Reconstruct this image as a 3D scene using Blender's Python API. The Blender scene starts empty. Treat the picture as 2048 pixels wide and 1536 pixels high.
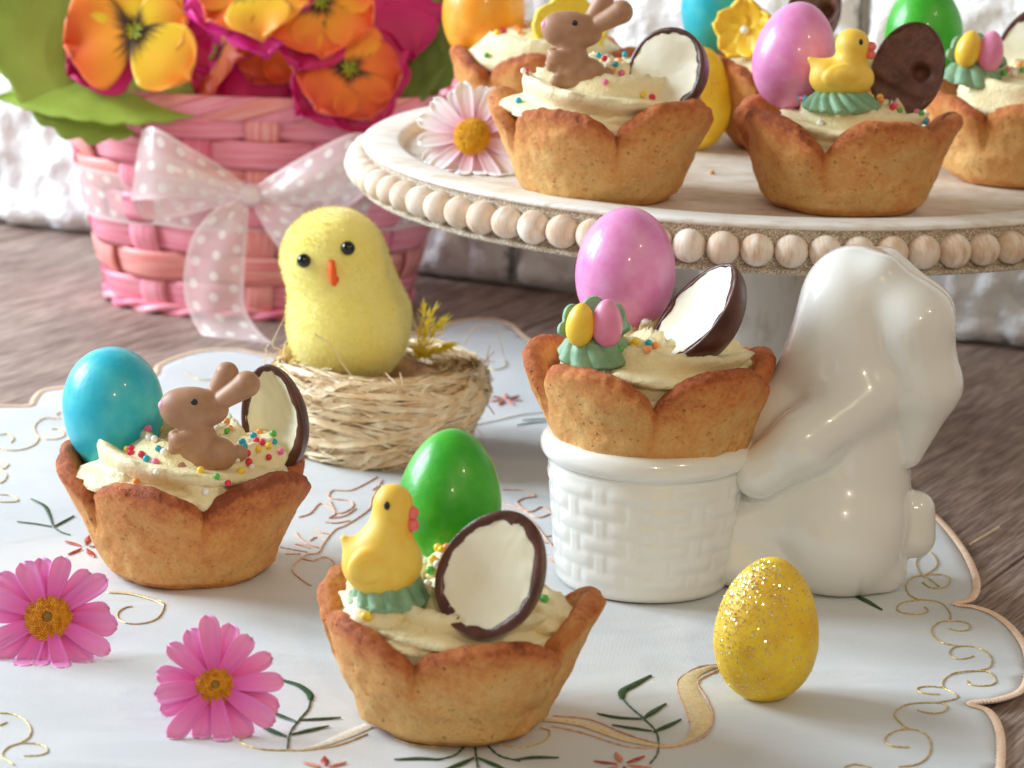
import bpy, bmesh, math, random
import numpy as np
from mathutils import Vector, Matrix, Euler, noise
from mathutils.bvhtree import BVHTree
from mathutils.geometry import delaunay_2d_cdt

# ------------------------------------------------------------------ camera, light, exposure
# All lengths in this script are written in centimetres; S turns them into metres.
S = 0.01
FOC, PITCH, ROLL, CAM_H = 6000.0, math.radians(14.0), math.radians(2.0), 25.8
scene = bpy.context.scene
COL = scene.collection

cam_data = bpy.data.cameras.new('camera')
cam = bpy.data.objects.new('camera', cam_data)
COL.objects.link(cam)
R0 = Vector((1, 0, 0)); U0 = Vector((0, math.sin(PITCH), math.cos(PITCH))); F0 = Vector((0, math.cos(PITCH), -math.sin(PITCH)))
rt = R0 * math.cos(ROLL) + U0 * math.sin(ROLL)
up = U0 * math.cos(ROLL) - R0 * math.sin(ROLL)
m3 = Matrix((rt, up, -F0)).transposed()
cam.matrix_world = Matrix.Translation((0, 0, CAM_H * S)) @ m3.to_4x4()
cam_data.sensor_width = 36.0
cam_data.lens = FOC / 2048 * 36
cam_data.clip_start = 0.02; cam_data.clip_end = 20
cam_data.dof.use_dof = True
cam_data.dof.focus_distance = 0.80
cam_data.dof.aperture_fstop = 24
scene.camera = cam

world = bpy.data.worlds.new('World'); scene.world = world; world.use_nodes = True
wb = world.node_tree.nodes['Background']
wb.inputs[0].default_value = (1.0, 0.92, 0.80, 1); wb.inputs[1].default_value = 0.29

def area(name, loc, target, size, energy, color, size_y=None, spread=180):
    d = bpy.data.lights.new(name, 'AREA'); d.energy = energy; d.color = color
    d.shape = 'RECTANGLE'; d.size = size * S; d.size_y = (size_y or size) * S
    d.spread = math.radians(spread)
    o = bpy.data.objects.new(name, d); COL.objects.link(o)
    o.location = Vector(loc) * S
    o.rotation_euler = (Vector(target) - Vector(loc)).to_track_quat('-Z', 'Y').to_euler()
    return o
# a tall window to the left (two casements) and two small warm ceiling spots behind the camera
area('window_light', (-118, 92, 62), (0, 85, 2), 34, 15.5, (0.78, 0.90, 1.0), 62)
area('window_light', (-112, 134, 62), (0, 88, 2), 34, 15.5, (0.78, 0.90, 1.0), 62)
area('ceiling_spot', (26, -120, 105), (2, 85, 3), 9, 5.5, (1.0, 0.80, 0.55))
area('ceiling_spot', (110, -40, 150), (2, 85, 3), 9, 4.5, (1.0, 0.80, 0.55))

vs = scene.view_settings
vs.view_transform = 'Standard'; vs.look = 'None'; vs.exposure = 0.12; vs.gamma = 1.0
vs.use_curve_mapping = False
scene.render.engine = 'CYCLES'
scene.cycles.use_denoising = True
scene.cycles.max_bounces = 8
scene.cycles.transparent_max_bounces = 12
scene.cycles.sample_clamp_indirect = 6

# ------------------------------------------------------------------ where things stand
def _ray(px, py):
    dx, dy = px - 1024, py - 768
    c, s = math.cos(ROLL), math.sin(ROLL)
    x = (c * dx + s * dy) / FOC; y = (-s * dx + c * dy) / FOC
    return Vector((x, math.cos(PITCH) - y * math.sin(PITCH), -math.sin(PITCH) - y * math.cos(PITCH)))
CAMP = Vector((0, 0, CAM_H))
def on_z(px, py, z=0.0):                       # the point of the level z seen there
    r = _ray(px, py); return CAMP + r * ((z - CAM_H) / r.z)
def at_y(px, py, Y):                           # the point at distance Y seen there
    r = _ray(px, py); return CAMP + r * (Y / r.y)

# ------------------------------------------------------------------ helpers
def lin(r, g, b):
    f = lambda c: (c / 255 / 12.92) if c / 255 <= 0.04045 else ((c / 255 + 0.055) / 1.055) ** 2.4
    return (f(r), f(g), f(b), 1.0)

def mesh_from(name, verts, faces, smooth=True, attrs=None, uv=None):
    me = bpy.data.meshes.new(name)
    v = np.asarray(verts, dtype=np.float64) * S
    me.from_pydata(v.tolist(), [], [tuple(f) for f in faces])
    if smooth:
        me.polygons.foreach_set('use_smooth', [True] * len(me.polygons))
    for k, vals in (attrs or {}).items():
        a = me.attributes.new(k, 'FLOAT', 'POINT'); a.data.foreach_set('value', [float(x) for x in vals])
    if uv is not None:
        lay = me.uv_layers.new(name='UVMap')
        for l in me.loops:
            lay.data[l.index].uv = uv[l.vertex_index]
    me.update()
    return me

def link(name, me, mat, parent=None, loc=None, rot=None, kind=None, scale=None):
    o = bpy.data.objects.new(name, me); COL.objects.link(o)
    if mat is not None and me is not None:
        if len(me.materials) == 0:
            me.materials.append(mat)
    if parent is not None: o.parent = parent
    if loc is not None: o.location = Vector(loc) * S
    if rot is not None: o.rotation_euler = rot
    if scale is not None: o.scale = scale
    if kind: o['kind'] = kind
    return o

def part(name, verts, faces, mat, parent=None, smooth=True, attrs=None, uv=None, kind=None, loc=None, rot=None):
    return link(name, mesh_from(name, verts, faces, smooth, attrs, uv), mat, parent, loc, rot, kind)

def tag(o, label, cat, group=None):
    o['label'] = label; o['category'] = cat
    if group: o['group'] = group
    return o

def thing(name, label, cat, loc=(0, 0, 0), rot=(0, 0, 0), group=None):
    o = bpy.data.objects.new(name, None); COL.objects.link(o)
    o.empty_display_size = 0.005
    o.location = Vector(loc) * S; o.rotation_euler = rot
    return tag(o, label, cat, group)

def N(x, y=0.0, z=0.0):
    return noise.noise(Vector((x, y, z)))
def N3(v, o=3):
    return noise.fractal(Vector(v), 1.0, 2.0, o)

def grid_faces(nu, nv, cu=False, cv=False, base=0):
    fs = []
    for i in range(nu if cu else nu - 1):
        for j in range(nv if cv else nv - 1):
            a = base + i * nv + j; b = base + ((i + 1) % nu) * nv + j
            c = base + ((i + 1) % nu) * nv + (j + 1) % nv; d = base + i * nv + (j + 1) % nv
            fs.append((a, b, c, d))
    return fs

def lathe(profile, n, fr=None):
    """profile [(r,z)] turned about z; fr(theta,r,z,j)->(r,z) may modulate it"""
    vs_, fs = [], []
    m = len(profile)
    for i in range(n):
        t = 2 * math.pi * i / n
        for j, (r, z) in enumerate(profile):
            if fr: r2, z2 = fr(t, r, z, j)
            else: r2, z2 = r, z
            vs_.append((r2 * math.cos(t), r2 * math.sin(t), z2))
    return vs_, grid_faces(n, m, cu=True)

def catmull(pts, per=8, closed=False):
    pts = [Vector(p) for p in pts]
    n = len(pts); out = []
    rng = n if closed else n - 1
    for i in range(rng):
        p1, p2 = pts[i], pts[(i + 1) % n]
        p0 = pts[i - 1] if (i > 0 or closed) else p1 * 2 - p2
        p3 = pts[(i + 2) % n] if (i + 2 < n or closed) else p2 * 2 - p1
        for k in range(per):
            t = k / per
            out.append(0.5 * ((2 * p1) + (p2 - p0) * t + (2 * p0 - 5 * p1 + 4 * p2 - p3) * t * t + (3 * p1 - p0 - 3 * p2 + p3) * t ** 3))
    if not closed: out.append(pts[-1])
    return out

def tube(pts, rad, seg=6, cap=True, base=0):
    """tube along pts; rad number, list or function of i"""
    vs_, fs = [], []
    n = len(pts)
    pts = [Vector(p) for p in pts]
    prev = None
    for i, p in enumerate(pts):
        t = (pts[min(i + 1, n - 1)] - pts[max(i - 1, 0)])
        if t.length < 1e-9: t = Vector((0, 0, 1))
        t.normalize()
        if prev is None:
            a = t.orthogonal().normalized()
        else:
            a = (prev - t * prev.dot(t))
            a = a.normalized() if a.length > 1e-6 else t.orthogonal().normalized()
        prev = a; b = t.cross(a)
        r = rad(i) if callable(rad) else (rad[i] if isinstance(rad, (list, tuple)) else rad)
        for k in range(seg):
            th = 2 * math.pi * k / seg
            vs_.append(p + (a * math.cos(th) + b * math.sin(th)) * r)
    fs = grid_faces(n, seg, cv=True, base=base)
    if cap:
        fs.append(tuple(base + k for k in range(seg))[::-1])
        fs.append(tuple(base + (n - 1) * seg + k for k in range(seg)))
    return vs_, fs

def ball(c, r, nu=10, nv=7, base=0):
    vs_ = [(c[0], c[1], c[2] - r)]
    for j in range(1, nv):
        ph = -math.pi / 2 + math.pi * j / nv
        for i in range(nu):
            th = 2 * math.pi * i / nu
            vs_.append((c[0] + r * math.cos(ph) * math.cos(th), c[1] + r * math.cos(ph) * math.sin(th), c[2] + r * math.sin(ph)))
    vs_.append((c[0], c[1], c[2] + r))
    fs = []
    for i in range(nu): fs.append((base, base + 1 + (i + 1) % nu, base + 1 + i))
    for j in range(nv - 2):
        for i in range(nu):
            a = base + 1 + j * nu
            fs.append((a + i, a + (i + 1) % nu, a + nu + (i + 1) % nu, a + nu + i))
    a = base + 1 + (nv - 2) * nu; t = base + len(vs_) - 1
    for i in range(nu): fs.append((a + i, a + (i + 1) % nu, t))
    return vs_, fs

class Acc:
    def __init__(s): s.v, s.f, s.a = [], [], []
    def add(s, vf, a=None):
        b = len(s.v); s.v += [tuple(p) for p in vf[0]]; s.f += [tuple(i + b for i in f) for f in vf[1]]
        if a is not None: s.a += (list(a) if hasattr(a, '__len__') else [a] * len(vf[0]))

# ---- smooth-blended solids polygonised from a distance field
def d_ell(P, c, r, rot=None):
    q = P - np.array(c)
    if rot is not None:
        M = np.array(Euler(rot).to_matrix()); q = q @ M
    r = np.array(r); k0 = np.linalg.norm(q / r, axis=-1); k1 = np.linalg.norm(q / r ** 2, axis=-1) + 1e-9
    return k0 * (k0 - 1) / k1
def d_cap(P, a, b, ra, rb):
    a = np.array(a, float); b = np.array(b, float); ab = b - a
    t = np.clip(((P - a) @ ab) / (ab @ ab), 0, 1)
    return np.linalg.norm(P - (a + t[..., None] * ab), axis=-1) - (ra + (rb - ra) * t)
def smin(a, b, k):
    h = np.clip(0.5 + 0.5 * (b - a) / k, 0, 1)
    return b + (a - b) * h - k * h * (1 - h)
def solid(prims, lo, hi, h, floor=None):
    """prims: (kind, args..., k); k<0 carves. Naive surface nets."""
    ax = [np.arange(lo[i], hi[i] + h, h) for i in range(3)]
    P = np.stack(np.meshgrid(*ax, indexing='ij'), -1)
    d = None
    for pr in prims:
        kind, args, k = pr[0], pr[1:-1], pr[-1]
        e = d_ell(P, *args) if kind == 'e' else d_cap(P, *args)
        if d is None: d = e
        elif k > 0: d = smin(d, e, k)
        else: d = -smin(-d, e, -k)
    if floor is not None:
        d = -smin(-d, P[..., 2] - floor, 0.12)
    F = d; n = np.array(F.shape) - 1
    ins = F < 0
    cnt = np.zeros(n, int)
    for i in (0, 1):
        for j in (0, 1):
            for k in (0, 1):
                cnt += ins[i:i + n[0], j:j + n[1], k:k + n[2]]
    act = (cnt > 0) & (cnt < 8)
    acc = np.zeros(tuple(n) + (3,)); w = np.zeros(n)
    cs = [(i, j, k) for i in (0, 1) for j in (0, 1) for k in (0, 1)]
    for c0 in cs:
        for axd in range(3):
            if c0[axd]: continue
            c1 = list(c0); c1[axd] = 1
            f0 = F[c0[0]:c0[0] + n[0], c0[1]:c0[1] + n[1], c0[2]:c0[2] + n[2]]
            f1 = F[c1[0]:c1[0] + n[0], c1[1]:c1[1] + n[1], c1[2]:c1[2] + n[2]]
            cr = (f0 < 0) != (f1 < 0)
            t = np.where(cr, f0 / (f0 - f1 + 1e-12 * (f0 == f1)), 0)
            for q in range(3):
                acc[..., q] += np.where(cr, (t if q == axd else c0[q]), 0)
            w += cr
    idx = np.full(n, -1); ii = np.argwhere(act); idx[act] = np.arange(len(ii))
    V = (acc[act] / w[act][:, None] + ii) * h + np.array(lo)
    faces = []
    for axd in range(3):
        sl0 = [slice(0, None)] * 3; sl1 = [slice(0, None)] * 3
        sl0[axd] = slice(0, -1); sl1[axd] = slice(1, None)
        a0, a1 = ins[tuple(sl0)], ins[tuple(sl1)]
        for e in np.argwhere(a0 != a1):
            o = [q for q in range(3) if q != axd]
            if any(e[q] == 0 or e[q] >= n[q] for q in o): continue
            b = e.copy(); quad = []
            for (du, dv) in ((0, 0), (-1, 0), (-1, -1), (0, -1)):
                cc = e.copy(); cc[o[0]] += du; cc[o[1]] += dv; quad.append(idx[tuple(cc)])
            flip = a0[tuple(e)] ^ (axd == 1)
            faces.append(quad[::-1] if not flip else quad)
    return V, faces

# ------------------------------------------------------------------ materials
def nodes_of(name):
    m = bpy.data.materials.new(name); m.use_nodes = True
    nt = m.node_tree
    return m, nt, nt.nodes['Principled BSDF']
def nd(nt, t, **kw):
    n = nt.nodes.new(t)
    for k, v in kw.items():
        if k.startswith('i_'):
            n.inputs[int(k[2:]) if k[2:].isdigit() else k[2:].replace('_', ' ')].default_value = v
        else: setattr(n, k, v)
    return n
def ramp(nt, fac, stops):
    r = nt.nodes.new('ShaderNodeValToRGB')
    el = r.color_ramp.elements
    while len(el) < len(stops): el.new(0.5)
    for e, (p, c) in zip(el, stops): e.position = p; e.color = c
    nt.links.new(fac, r.inputs[0]); return r.outputs[0]
def mixc(nt, fac, a, b, mode='MIX'):
    n = nt.nodes.new('ShaderNodeMix'); n.data_type = 'RGBA'; n.blend_type = mode
    for sock, val in ((0, fac), (6, a), (7, b)):
        if hasattr(val, 'is_output'): nt.links.new(val, n.inputs[sock])
        else: n.inputs[sock].default_value = val
    return n.outputs[2]
def coords(nt, kind='Object', scale=None):
    t = nt.nodes.new('ShaderNodeTexCoord'); out = t.outputs[kind]
    if scale is not None:
        mp = nt.nodes.new('ShaderNodeMapping'); mp.inputs['Scale'].default_value = scale
        nt.links.new(out, mp.inputs[0]); out = mp.outputs[0]
    return out
def noise_tex(nt, scale_cm, detail=3, rough=0.55, co=None, dist=0.0):
    n = nt.nodes.new('ShaderNodeTexNoise'); n.inputs['Scale'].default_value = scale_cm * 100
    n.inputs['Detail'].default_value = detail; n.inputs['Roughness'].default_value = rough
    n.inputs['Distortion'].default_value = dist
    nt.links.new(co if co is not None else coords(nt), n.inputs['Vector']); return n.outputs[0]
def math_n(nt, op, a, b=None, clamp=False):
    n = nt.nodes.new('ShaderNodeMath'); n.operation = op; n.use_clamp = clamp
    for i, v in enumerate((a, b)):
        if v is None: continue
        if hasattr(v, 'is_output'): nt.links.new(v, n.inputs[i])
        else: n.inputs[i].default_value = v
    return n.outputs[0]
def bump(nt, bsdf, h, dist_cm, strength=1.0, prev=None):
    b = nt.nodes.new('ShaderNodeBump'); b.inputs['Strength'].default_value = strength; b.inputs['Distance'].default_value = dist_cm * S
    nt.links.new(h, b.inputs['Height'])
    if prev is not None: nt.links.new(prev, b.inputs['Normal'])
    nt.links.new(b.outputs[0], bsdf.inputs['Normal']); return b.outputs[0]
def attr(nt, name):
    a = nt.nodes.new('ShaderNodeAttribute'); a.attribute_name = name; return a.outputs['Fac']

def simple(name, c, rough=0.5, c2=None, scale=1.5, bumps=(), sss=0.0, sss_r=(1, .7, .4), coat=0.0, spec=0.5, metal=0.0, sheen=0.0, lo=0.35, hi=0.65, sss_cm=0.15):
    m, nt, b = nodes_of(name)
    b.inputs['Roughness'].default_value = rough; b.inputs['Specular IOR Level'].default_value = spec
    b.inputs['Metallic'].default_value = metal
    if coat: b.inputs['Coat Weight'].default_value = coat; b.inputs['Coat Roughness'].default_value = 0.08
    if sheen: b.inputs['Sheen Weight'].default_value = sheen; b.inputs['Sheen Roughness'].default_value = 0.4
    if sss:
        b.inputs['Subsurface Weight'].default_value = sss; b.inputs['Subsurface Radius'].default_value = sss_r
        b.inputs['Subsurface Scale'].default_value = sss_cm * S
    if c2 is not None:
        nt.links.new(ramp(nt, noise_tex(nt, scale), [(lo, c), (hi, c2)]), b.inputs['Base Color'])
    else: b.inputs['Base Color'].default_value = c
    prev = None
    for (sc, d, st) in bumps: prev = bump(nt, b, noise_tex(nt, sc), d, st, prev)
    return m

# pastry: pale dough, browned where the oven caught the rim ("toast" is stored on the shell)
def pastry_mat(name, k=1.0):
    m, nt, b = nodes_of(name)
    t = attr(nt, 'toast'); n1 = noise_tex(nt, 1.3, 4); n2 = noise_tex(nt, 7, 3)
    f = math_n(nt, 'ADD', t, math_n(nt, 'MULTIPLY', math_n(nt, 'SUBTRACT', n1, 0.5), 1.0))
    f = math_n(nt, 'ADD', f, math_n(nt, 'MULTIPLY', math_n(nt, 'SUBTRACT', n2, 0.5), 0.6), True)
    col = ramp(nt, f, [(0.0, lin(252, 202, 126)), (0.28, lin(247, 177, 101)), (0.55, lin(234, 147, 81)), (0.8, lin(210, 116, 64)), (1.0, lin(166, 84, 48))])
    vo = nt.nodes.new('ShaderNodeTexVoronoi'); vo.inputs['Scale'].default_value = 520; nt.links.new(coords(nt), vo.inputs['Vector'])
    spk = ramp(nt, vo.outputs[0], [(0.14, (1, 1, 1, 1)), (0.26, (0, 0, 0, 1))])
    spn = math_n(nt, 'MULTIPLY', spk, ramp(nt, noise_tex(nt, 3.1, 2), [(0.50, (0, 0, 0, 1)), (0.64, (1, 1, 1, 1))]))
    col = mixc(nt, math_n(nt, 'MULTIPLY', spn, 0.16), col, lin(176, 104, 58))
    vo2 = nt.nodes.new('ShaderNodeTexVoronoi'); vo2.inputs['Scale'].default_value = 620; nt.links.new(coords(nt, scale=(1.1, 1, 1.2)), vo2.inputs['Vector'])
    sug = math_n(nt, 'MULTIPLY', ramp(nt, vo2.outputs[0], [(0.09, (1, 1, 1, 1)), (0.16, (0, 0, 0, 1))]), ramp(nt, noise_tex(nt, 2.3, 2), [(0.54, (0, 0, 0, 1)), (0.64, (1, 1, 1, 1))]))
    col = mixc(nt, math_n(nt, 'MULTIPLY', sug, 0.5), col, lin(250, 222, 170))
    nt.links.new(col, b.inputs['Base Color'])
    b.inputs['Roughness'].default_value = 0.62; b.inputs['Specular IOR Level'].default_value = 0.35
    b.inputs['Subsurface Weight'].default_value = 0.0
    p = bump(nt, b, noise_tex(nt, 2.4, 5, 0.65), 0.16, 0.9)
    p = bump(nt, b, noise_tex(nt, 9, 5, 0.75), 0.08, 1.0, p)
    p = bump(nt, b, noise_tex(nt, 30, 3, 0.7), 0.03, 1.0, p)
    vc = nt.nodes.new('ShaderNodeTexVoronoi'); vc.feature = 'DISTANCE_TO_EDGE'; vc.inputs['Scale'].default_value = 75
    dn = nt.nodes.new('ShaderNodeVectorMath'); dn.operation = 'ADD'; nz = nt.nodes.new('ShaderNodeTexNoise'); nz.inputs['Scale'].default_value = 180; nt.links.new(coords(nt), nz.inputs[0])
    sc_ = nt.nodes.new('ShaderNodeVectorMath'); sc_.operation = 'SCALE'; sc_.inputs['Scale'].default_value = .012; nt.links.new(nz.outputs[1], sc_.inputs[0])
    nt.links.new(coords(nt, scale=(1, 1, 1.8)), dn.inputs[0]); nt.links.new(sc_.outputs[0], dn.inputs[1]); nt.links.new(dn.outputs[0], vc.inputs['Vector'])
    crk = math_n(nt, 'MAXIMUM', ramp(nt, vc.outputs[0], [(.0, (0, 0, 0, 1)), (.035, (1, 1, 1, 1))]), ramp(nt, noise_tex(nt, .9, 2), [(.30, (0, 0, 0, 1)), (.36, (1, 1, 1, 1))]))
    p = bump(nt, b, crk, 0.05, 0.8, p)
    bump(nt, b, math_n(nt, 'SUBTRACT', 1.0, spn), 0.08, 1.0, p)
    return m
M_PASTRY = pastry_mat('pastry')
M_CREAM = simple('cream', lin(252, 241, 200), 0.45, lin(248, 232, 182), 0.9, bumps=((3.5, .06, .5), (11, .045, .8), (26, .02, .7)), sss=0.10, sss_r=(1, .8, .45), sss_cm=0.18, spec=0.4)
def candy(name, a, b2):
    return simple(name, a, 0.38, b2, 1.2, bumps=((2.2, .03, .5), (9, .008, .5)), coat=0.22, spec=0.45, sss=0.08, lo=.3, hi=.72)
M_BLUE = candy('candy_blue', lin(24, 178, 208), lin(74, 206, 214))
M_PINK = candy('candy_pink', lin(226, 128, 190), lin(244, 168, 216))
M_GREEN = candy('candy_green', lin(44, 166, 30), lin(82, 194, 52))
M_ORANGE = candy('candy_orange', lin(246, 150, 28), lin(254, 184, 66))
M_YEGG = simple('yellow_egg', lin(248, 214, 56), 0.5, lin(236, 188, 38), 1.4, bumps=((6, .02, .6), (22, .01, .6)))
M_MBROWN = simple('sugar_brown', lin(182, 140, 108), 0.5, lin(168, 124, 94), 1.8, bumps=((5, .015, .4), (30, .006, .4)), sss=.15)
M_DUCK = simple('sugar_yellow', lin(252, 216, 96), 0.48, lin(246, 198, 66), 1.5, bumps=((5, .012, .4),), sss=.2)
M_SAGE = simple('sugar_sage', lin(140, 178, 140), 0.5, lin(118, 158, 122), 2.2, bumps=((9, .015, .5),), sss=.1)
M_CORAL = simple('sugar_coral', lin(242, 120, 110), 0.45, sss=.15)
M_NOSE = simple('sugar_pink', lin(240, 160, 190), 0.5)
M_BLACK = simple('icing_black', lin(32, 26, 24), 0.4)
M_MINIY = simple('mini_egg_yellow', lin(252, 214, 78), 0.4, lin(246, 200, 60), 2, sss=.1)
M_MINIP = simple('mini_egg_pink', lin(240, 150, 190), 0.4, lin(232, 136, 178), 2, sss=.1)
M_CHOC = simple('milk_chocolate', lin(98, 56, 42), 0.32, lin(74, 40, 30), 1.5, bumps=((4, .02, .4), (18, .01, .5)), spec=.5)
M_CHOCB = simple('cut_chocolate', lin(112, 70, 54), 0.55, lin(86, 50, 38), 2.6, bumps=((3, .06, .6), (14, .03, .8)))
M_FILL = simple('white_filling', lin(250, 246, 226), 0.5, lin(243, 236, 206), 0.8, bumps=((3, .015, .4), (16, .01, .4)), sss=.25, sss_cm=.12)
M_SUGFLOW = simple('sugar_flower', lin(252, 212, 58), 0.5, lin(246, 196, 44), 1.6, sss=.2)
M_SUGLEMON = simple('sugar_lemon', lin(250, 230, 90), 0.45, lin(244, 220, 74), 1.6, sss=.2)
PEARL = {n: simple('pearl_' + n, lin(*c), 0.35, spec=.5, sss=.1) for n, c in dict(red=(226, 52, 88), pink=(242, 120, 168), yellow=(252, 212, 62), white=(252, 250, 244), blue=(30, 172, 198), green=(92, 188, 80), orange=(248, 158, 88)).items()}

# ceramic glaze
M_CERAMIC, nt, b = nodes_of('white_ceramic')
b.inputs['Base Color'].default_value = lin(238, 237, 230); b.inputs['Roughness'].default_value = 0.22
b.inputs['Coat Weight'].default_value = 0.9; b.inputs['Coat Roughness'].default_value = 0.03
bump(nt, b, noise_tex(nt, 0.8, 2), 0.03, 0.25)

# whitewashed wood
def washed(name, wood, white, amt, streak=(1, 1, 6), bumpd=0.02):
    m, nt, b = nodes_of(name)
    g = noise_tex(nt, 2.2, 5, .65, coords(nt, scale=streak))
    g2 = noise_tex(nt, 0.7, 3)
    f = math_n(nt, 'ADD', math_n(nt, 'MULTIPLY', g, .6), math_n(nt, 'MULTIPLY', g2, .4))
    nt.links.new(ramp(nt, f, [(amt - .09, wood), (amt + .07, white)]), b.inputs['Base Color'])
    b.inputs['Roughness'].default_value = .7; b.inputs['Specular IOR Level'].default_value = .25
    bump(nt, b, g, bumpd, .7); return m
M_PLATE = washed('plate_wood', lin(214, 198, 178), lin(240, 237, 230), .44, (.5, 5, 1))
M_WELL = washed('plate_well_wood', lin(200, 182, 160), lin(232, 227, 218), .5, (.4, 4, 1))
M_BEAD = washed('bead_wood', lin(210, 172, 136), lin(242, 230, 216), .47, (.6, .6, 2.5))
nt = M_BEAD.node_tree; oi = nt.nodes.new('ShaderNodeObjectInfo'); b = nt.nodes['Principled BSDF']; src = b.inputs['Base Color'].links[0].from_socket
nt.links.new(mixc(nt, math_n(nt, 'MULTIPLY', oi.outputs['Random'], .45), src, lin(222, 192, 164)), b.inputs['Base Color'])
M_COLUMN = washed('column_wood', lin(214, 204, 192), lin(242, 238, 230), .42, (1, 1, .3))
M_BAND, nt, b = nodes_of('glitter_band')
g = noise_tex(nt, 22, 2, .6)
nt.links.new(ramp(nt, g, [(.38, lin(150, 124, 92)), (.5, lin(200, 184, 158)), (.64, lin(250, 244, 232))]), b.inputs['Base Color'])
b.inputs['Roughness'].default_value = .45; bump(nt, b, g, .05, 1.0)

# table boards
M_TABLE, nt, b = nodes_of('table_wood')
co = coords(nt, 'Object', (1, .09, 1))
g = noise_tex(nt, 2.6, 7, .66, co, .6); g2 = noise_tex(nt, 11, 4, .65, coords(nt, 'Object', (1, .06, 1)))
g3 = noise_tex(nt, .14, 3)
f = math_n(nt, 'ADD', math_n(nt, 'ADD', math_n(nt, 'MULTIPLY', g, .45), math_n(nt, 'MULTIPLY', g2, .4)), math_n(nt, 'MULTIPLY', g3, .15))
nt.links.new(ramp(nt, f, [(.34, lin(78, 62, 54)), (.45, lin(136, 114, 104)), (.53, lin(168, 146, 134)), (.66, lin(204, 186, 174))]), b.inputs['Base Color'])
b.inputs['Roughness'].default_value = .55; b.inputs['Specular IOR Level'].default_value = .35
g4 = ramp(nt, noise_tex(nt, 16, 3, .6, coords(nt, 'Object', (1, .018, 1))), [(.36, (0, 0, 0, 1)), (.45, (1, 1, 1, 1))])
src = b.inputs['Base Color'].links[0].from_socket
nt.links.new(mixc(nt, math_n(nt, 'MULTIPLY', math_n(nt, 'SUBTRACT', 1.0, g4), .55), src, lin(88, 70, 60)), b.inputs['Base Color'])
p = bump(nt, b, g, .03, .5); p = bump(nt, b, g2, .015, .6, p); bump(nt, b, g4, .03, .7, p)

# painted brick
M_BRICK = simple('painted_brick', lin(250, 250, 249), .38, lin(242, 242, 242), .4, bumps=((1.1, .25, .8), (3.5, .10, .8)), spec=.5)
M_MORTAR = simple('mortar', lin(216, 212, 208), .8, lin(196, 190, 186), 1.2, bumps=((3, .05, .6),))

# cloth
M_CLOTH, nt, b = nodes_of('tablecloth_fabric')
n1 = noise_tex(nt, .25, 2)
nt.links.new(ramp(nt, n1, [(.35, lin(204, 209, 213)), (.65, lin(214, 217, 219))]), b.inputs['Base Color'])
b.inputs['Roughness'].default_value = .55; b.inputs['Sheen Weight'].default_value = .25; b.inputs['Specular IOR Level'].default_value = .4
w1 = nt.nodes.new('ShaderNodeTexWave'); w1.inputs['Scale'].default_value = 900; w1.inputs['Distortion'].default_value = 1.5; nt.links.new(coords(nt), w1.inputs[0])
w2 = nt.nodes.new('ShaderNodeTexWave'); w2.bands_direction = 'Y'; w2.inputs['Scale'].default_value = 900; w2.inputs['Distortion'].default_value = 1.5; nt.links.new(coords(nt), w2.inputs[0])
p = bump(nt, b, math_n(nt, 'ADD', w1.outputs[1], w2.outputs[1]), .012, .35)
p = bump(nt, b, noise_tex(nt, 9, 3), .015, .6, p)
bump(nt, b, noise_tex(nt, .22, 3, .5, coords(nt, scale=(.6, 1.3, 1)), 1.2), .5, .35, p)
def thread(name, c, c2, metal=0.0, rough=.45):
    return simple(name, c, rough, c2, 9, bumps=((16, .02, .7),), metal=metal, spec=.5)
M_GOLD = thread('gold_thread', lin(196, 164, 92), lin(232, 208, 150), .55, .35)
M_GOLDS = thread('gold_satin', lin(224, 200, 150), lin(240, 222, 182), .2)
M_COPPER = thread('copper_thread', lin(206, 150, 116), lin(236, 196, 168), .25)
M_PEACH = thread('peach_thread', lin(240, 202, 172), lin(250, 224, 202), .05)
M_DGREEN = thread('green_thread', lin(34, 62, 34), lin(62, 96, 54))
M_SILVER = thread('silver_thread', lin(236, 232, 222), lin(250, 248, 240), .1)
M_REDT = thread('russet_thread', lin(168, 62, 44), lin(206, 110, 84))
M_ROSET = thread('rose_thread', lin(226, 130, 112), lin(242, 170, 150))

# basket and ribbon
def slat_mat(name, a, b_, c_):
    m, nt, b = nodes_of(name)
    uvn = coords(nt, 'UV', (.12, 3.2, 1))
    n = nt.nodes.new('ShaderNodeTexNoise'); n.inputs['Scale'].default_value = 3.0; n.inputs['Detail'].default_value = 4; nt.links.new(uvn, n.inputs[0])
    nt.links.new(ramp(nt, n.outputs[0], [(.32, a), (.5, b_), (.7, c_)]), b.inputs['Base Color'])
    b.inputs['Roughness'].default_value = .42; b.inputs['Specular IOR Level'].default_value = .5
    bump(nt, b, n.outputs[0], .03, .6); return m
M_SLAT1 = slat_mat('slat_pink', lin(232, 112, 142), lin(244, 150, 170), lin(250, 184, 194))
M_SLAT2 = slat_mat('slat_salmon', lin(232, 122, 118), lin(244, 158, 152), lin(250, 188, 180))
M_SLAT3 = slat_mat('slat_rose', lin(220, 92, 126), lin(238, 128, 156), lin(246, 164, 182))
M_LINER = simple('liner_paper', lin(206, 30, 110), .5, lin(168, 20, 84), .6, bumps=((1.2, .2, .8),))

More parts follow.
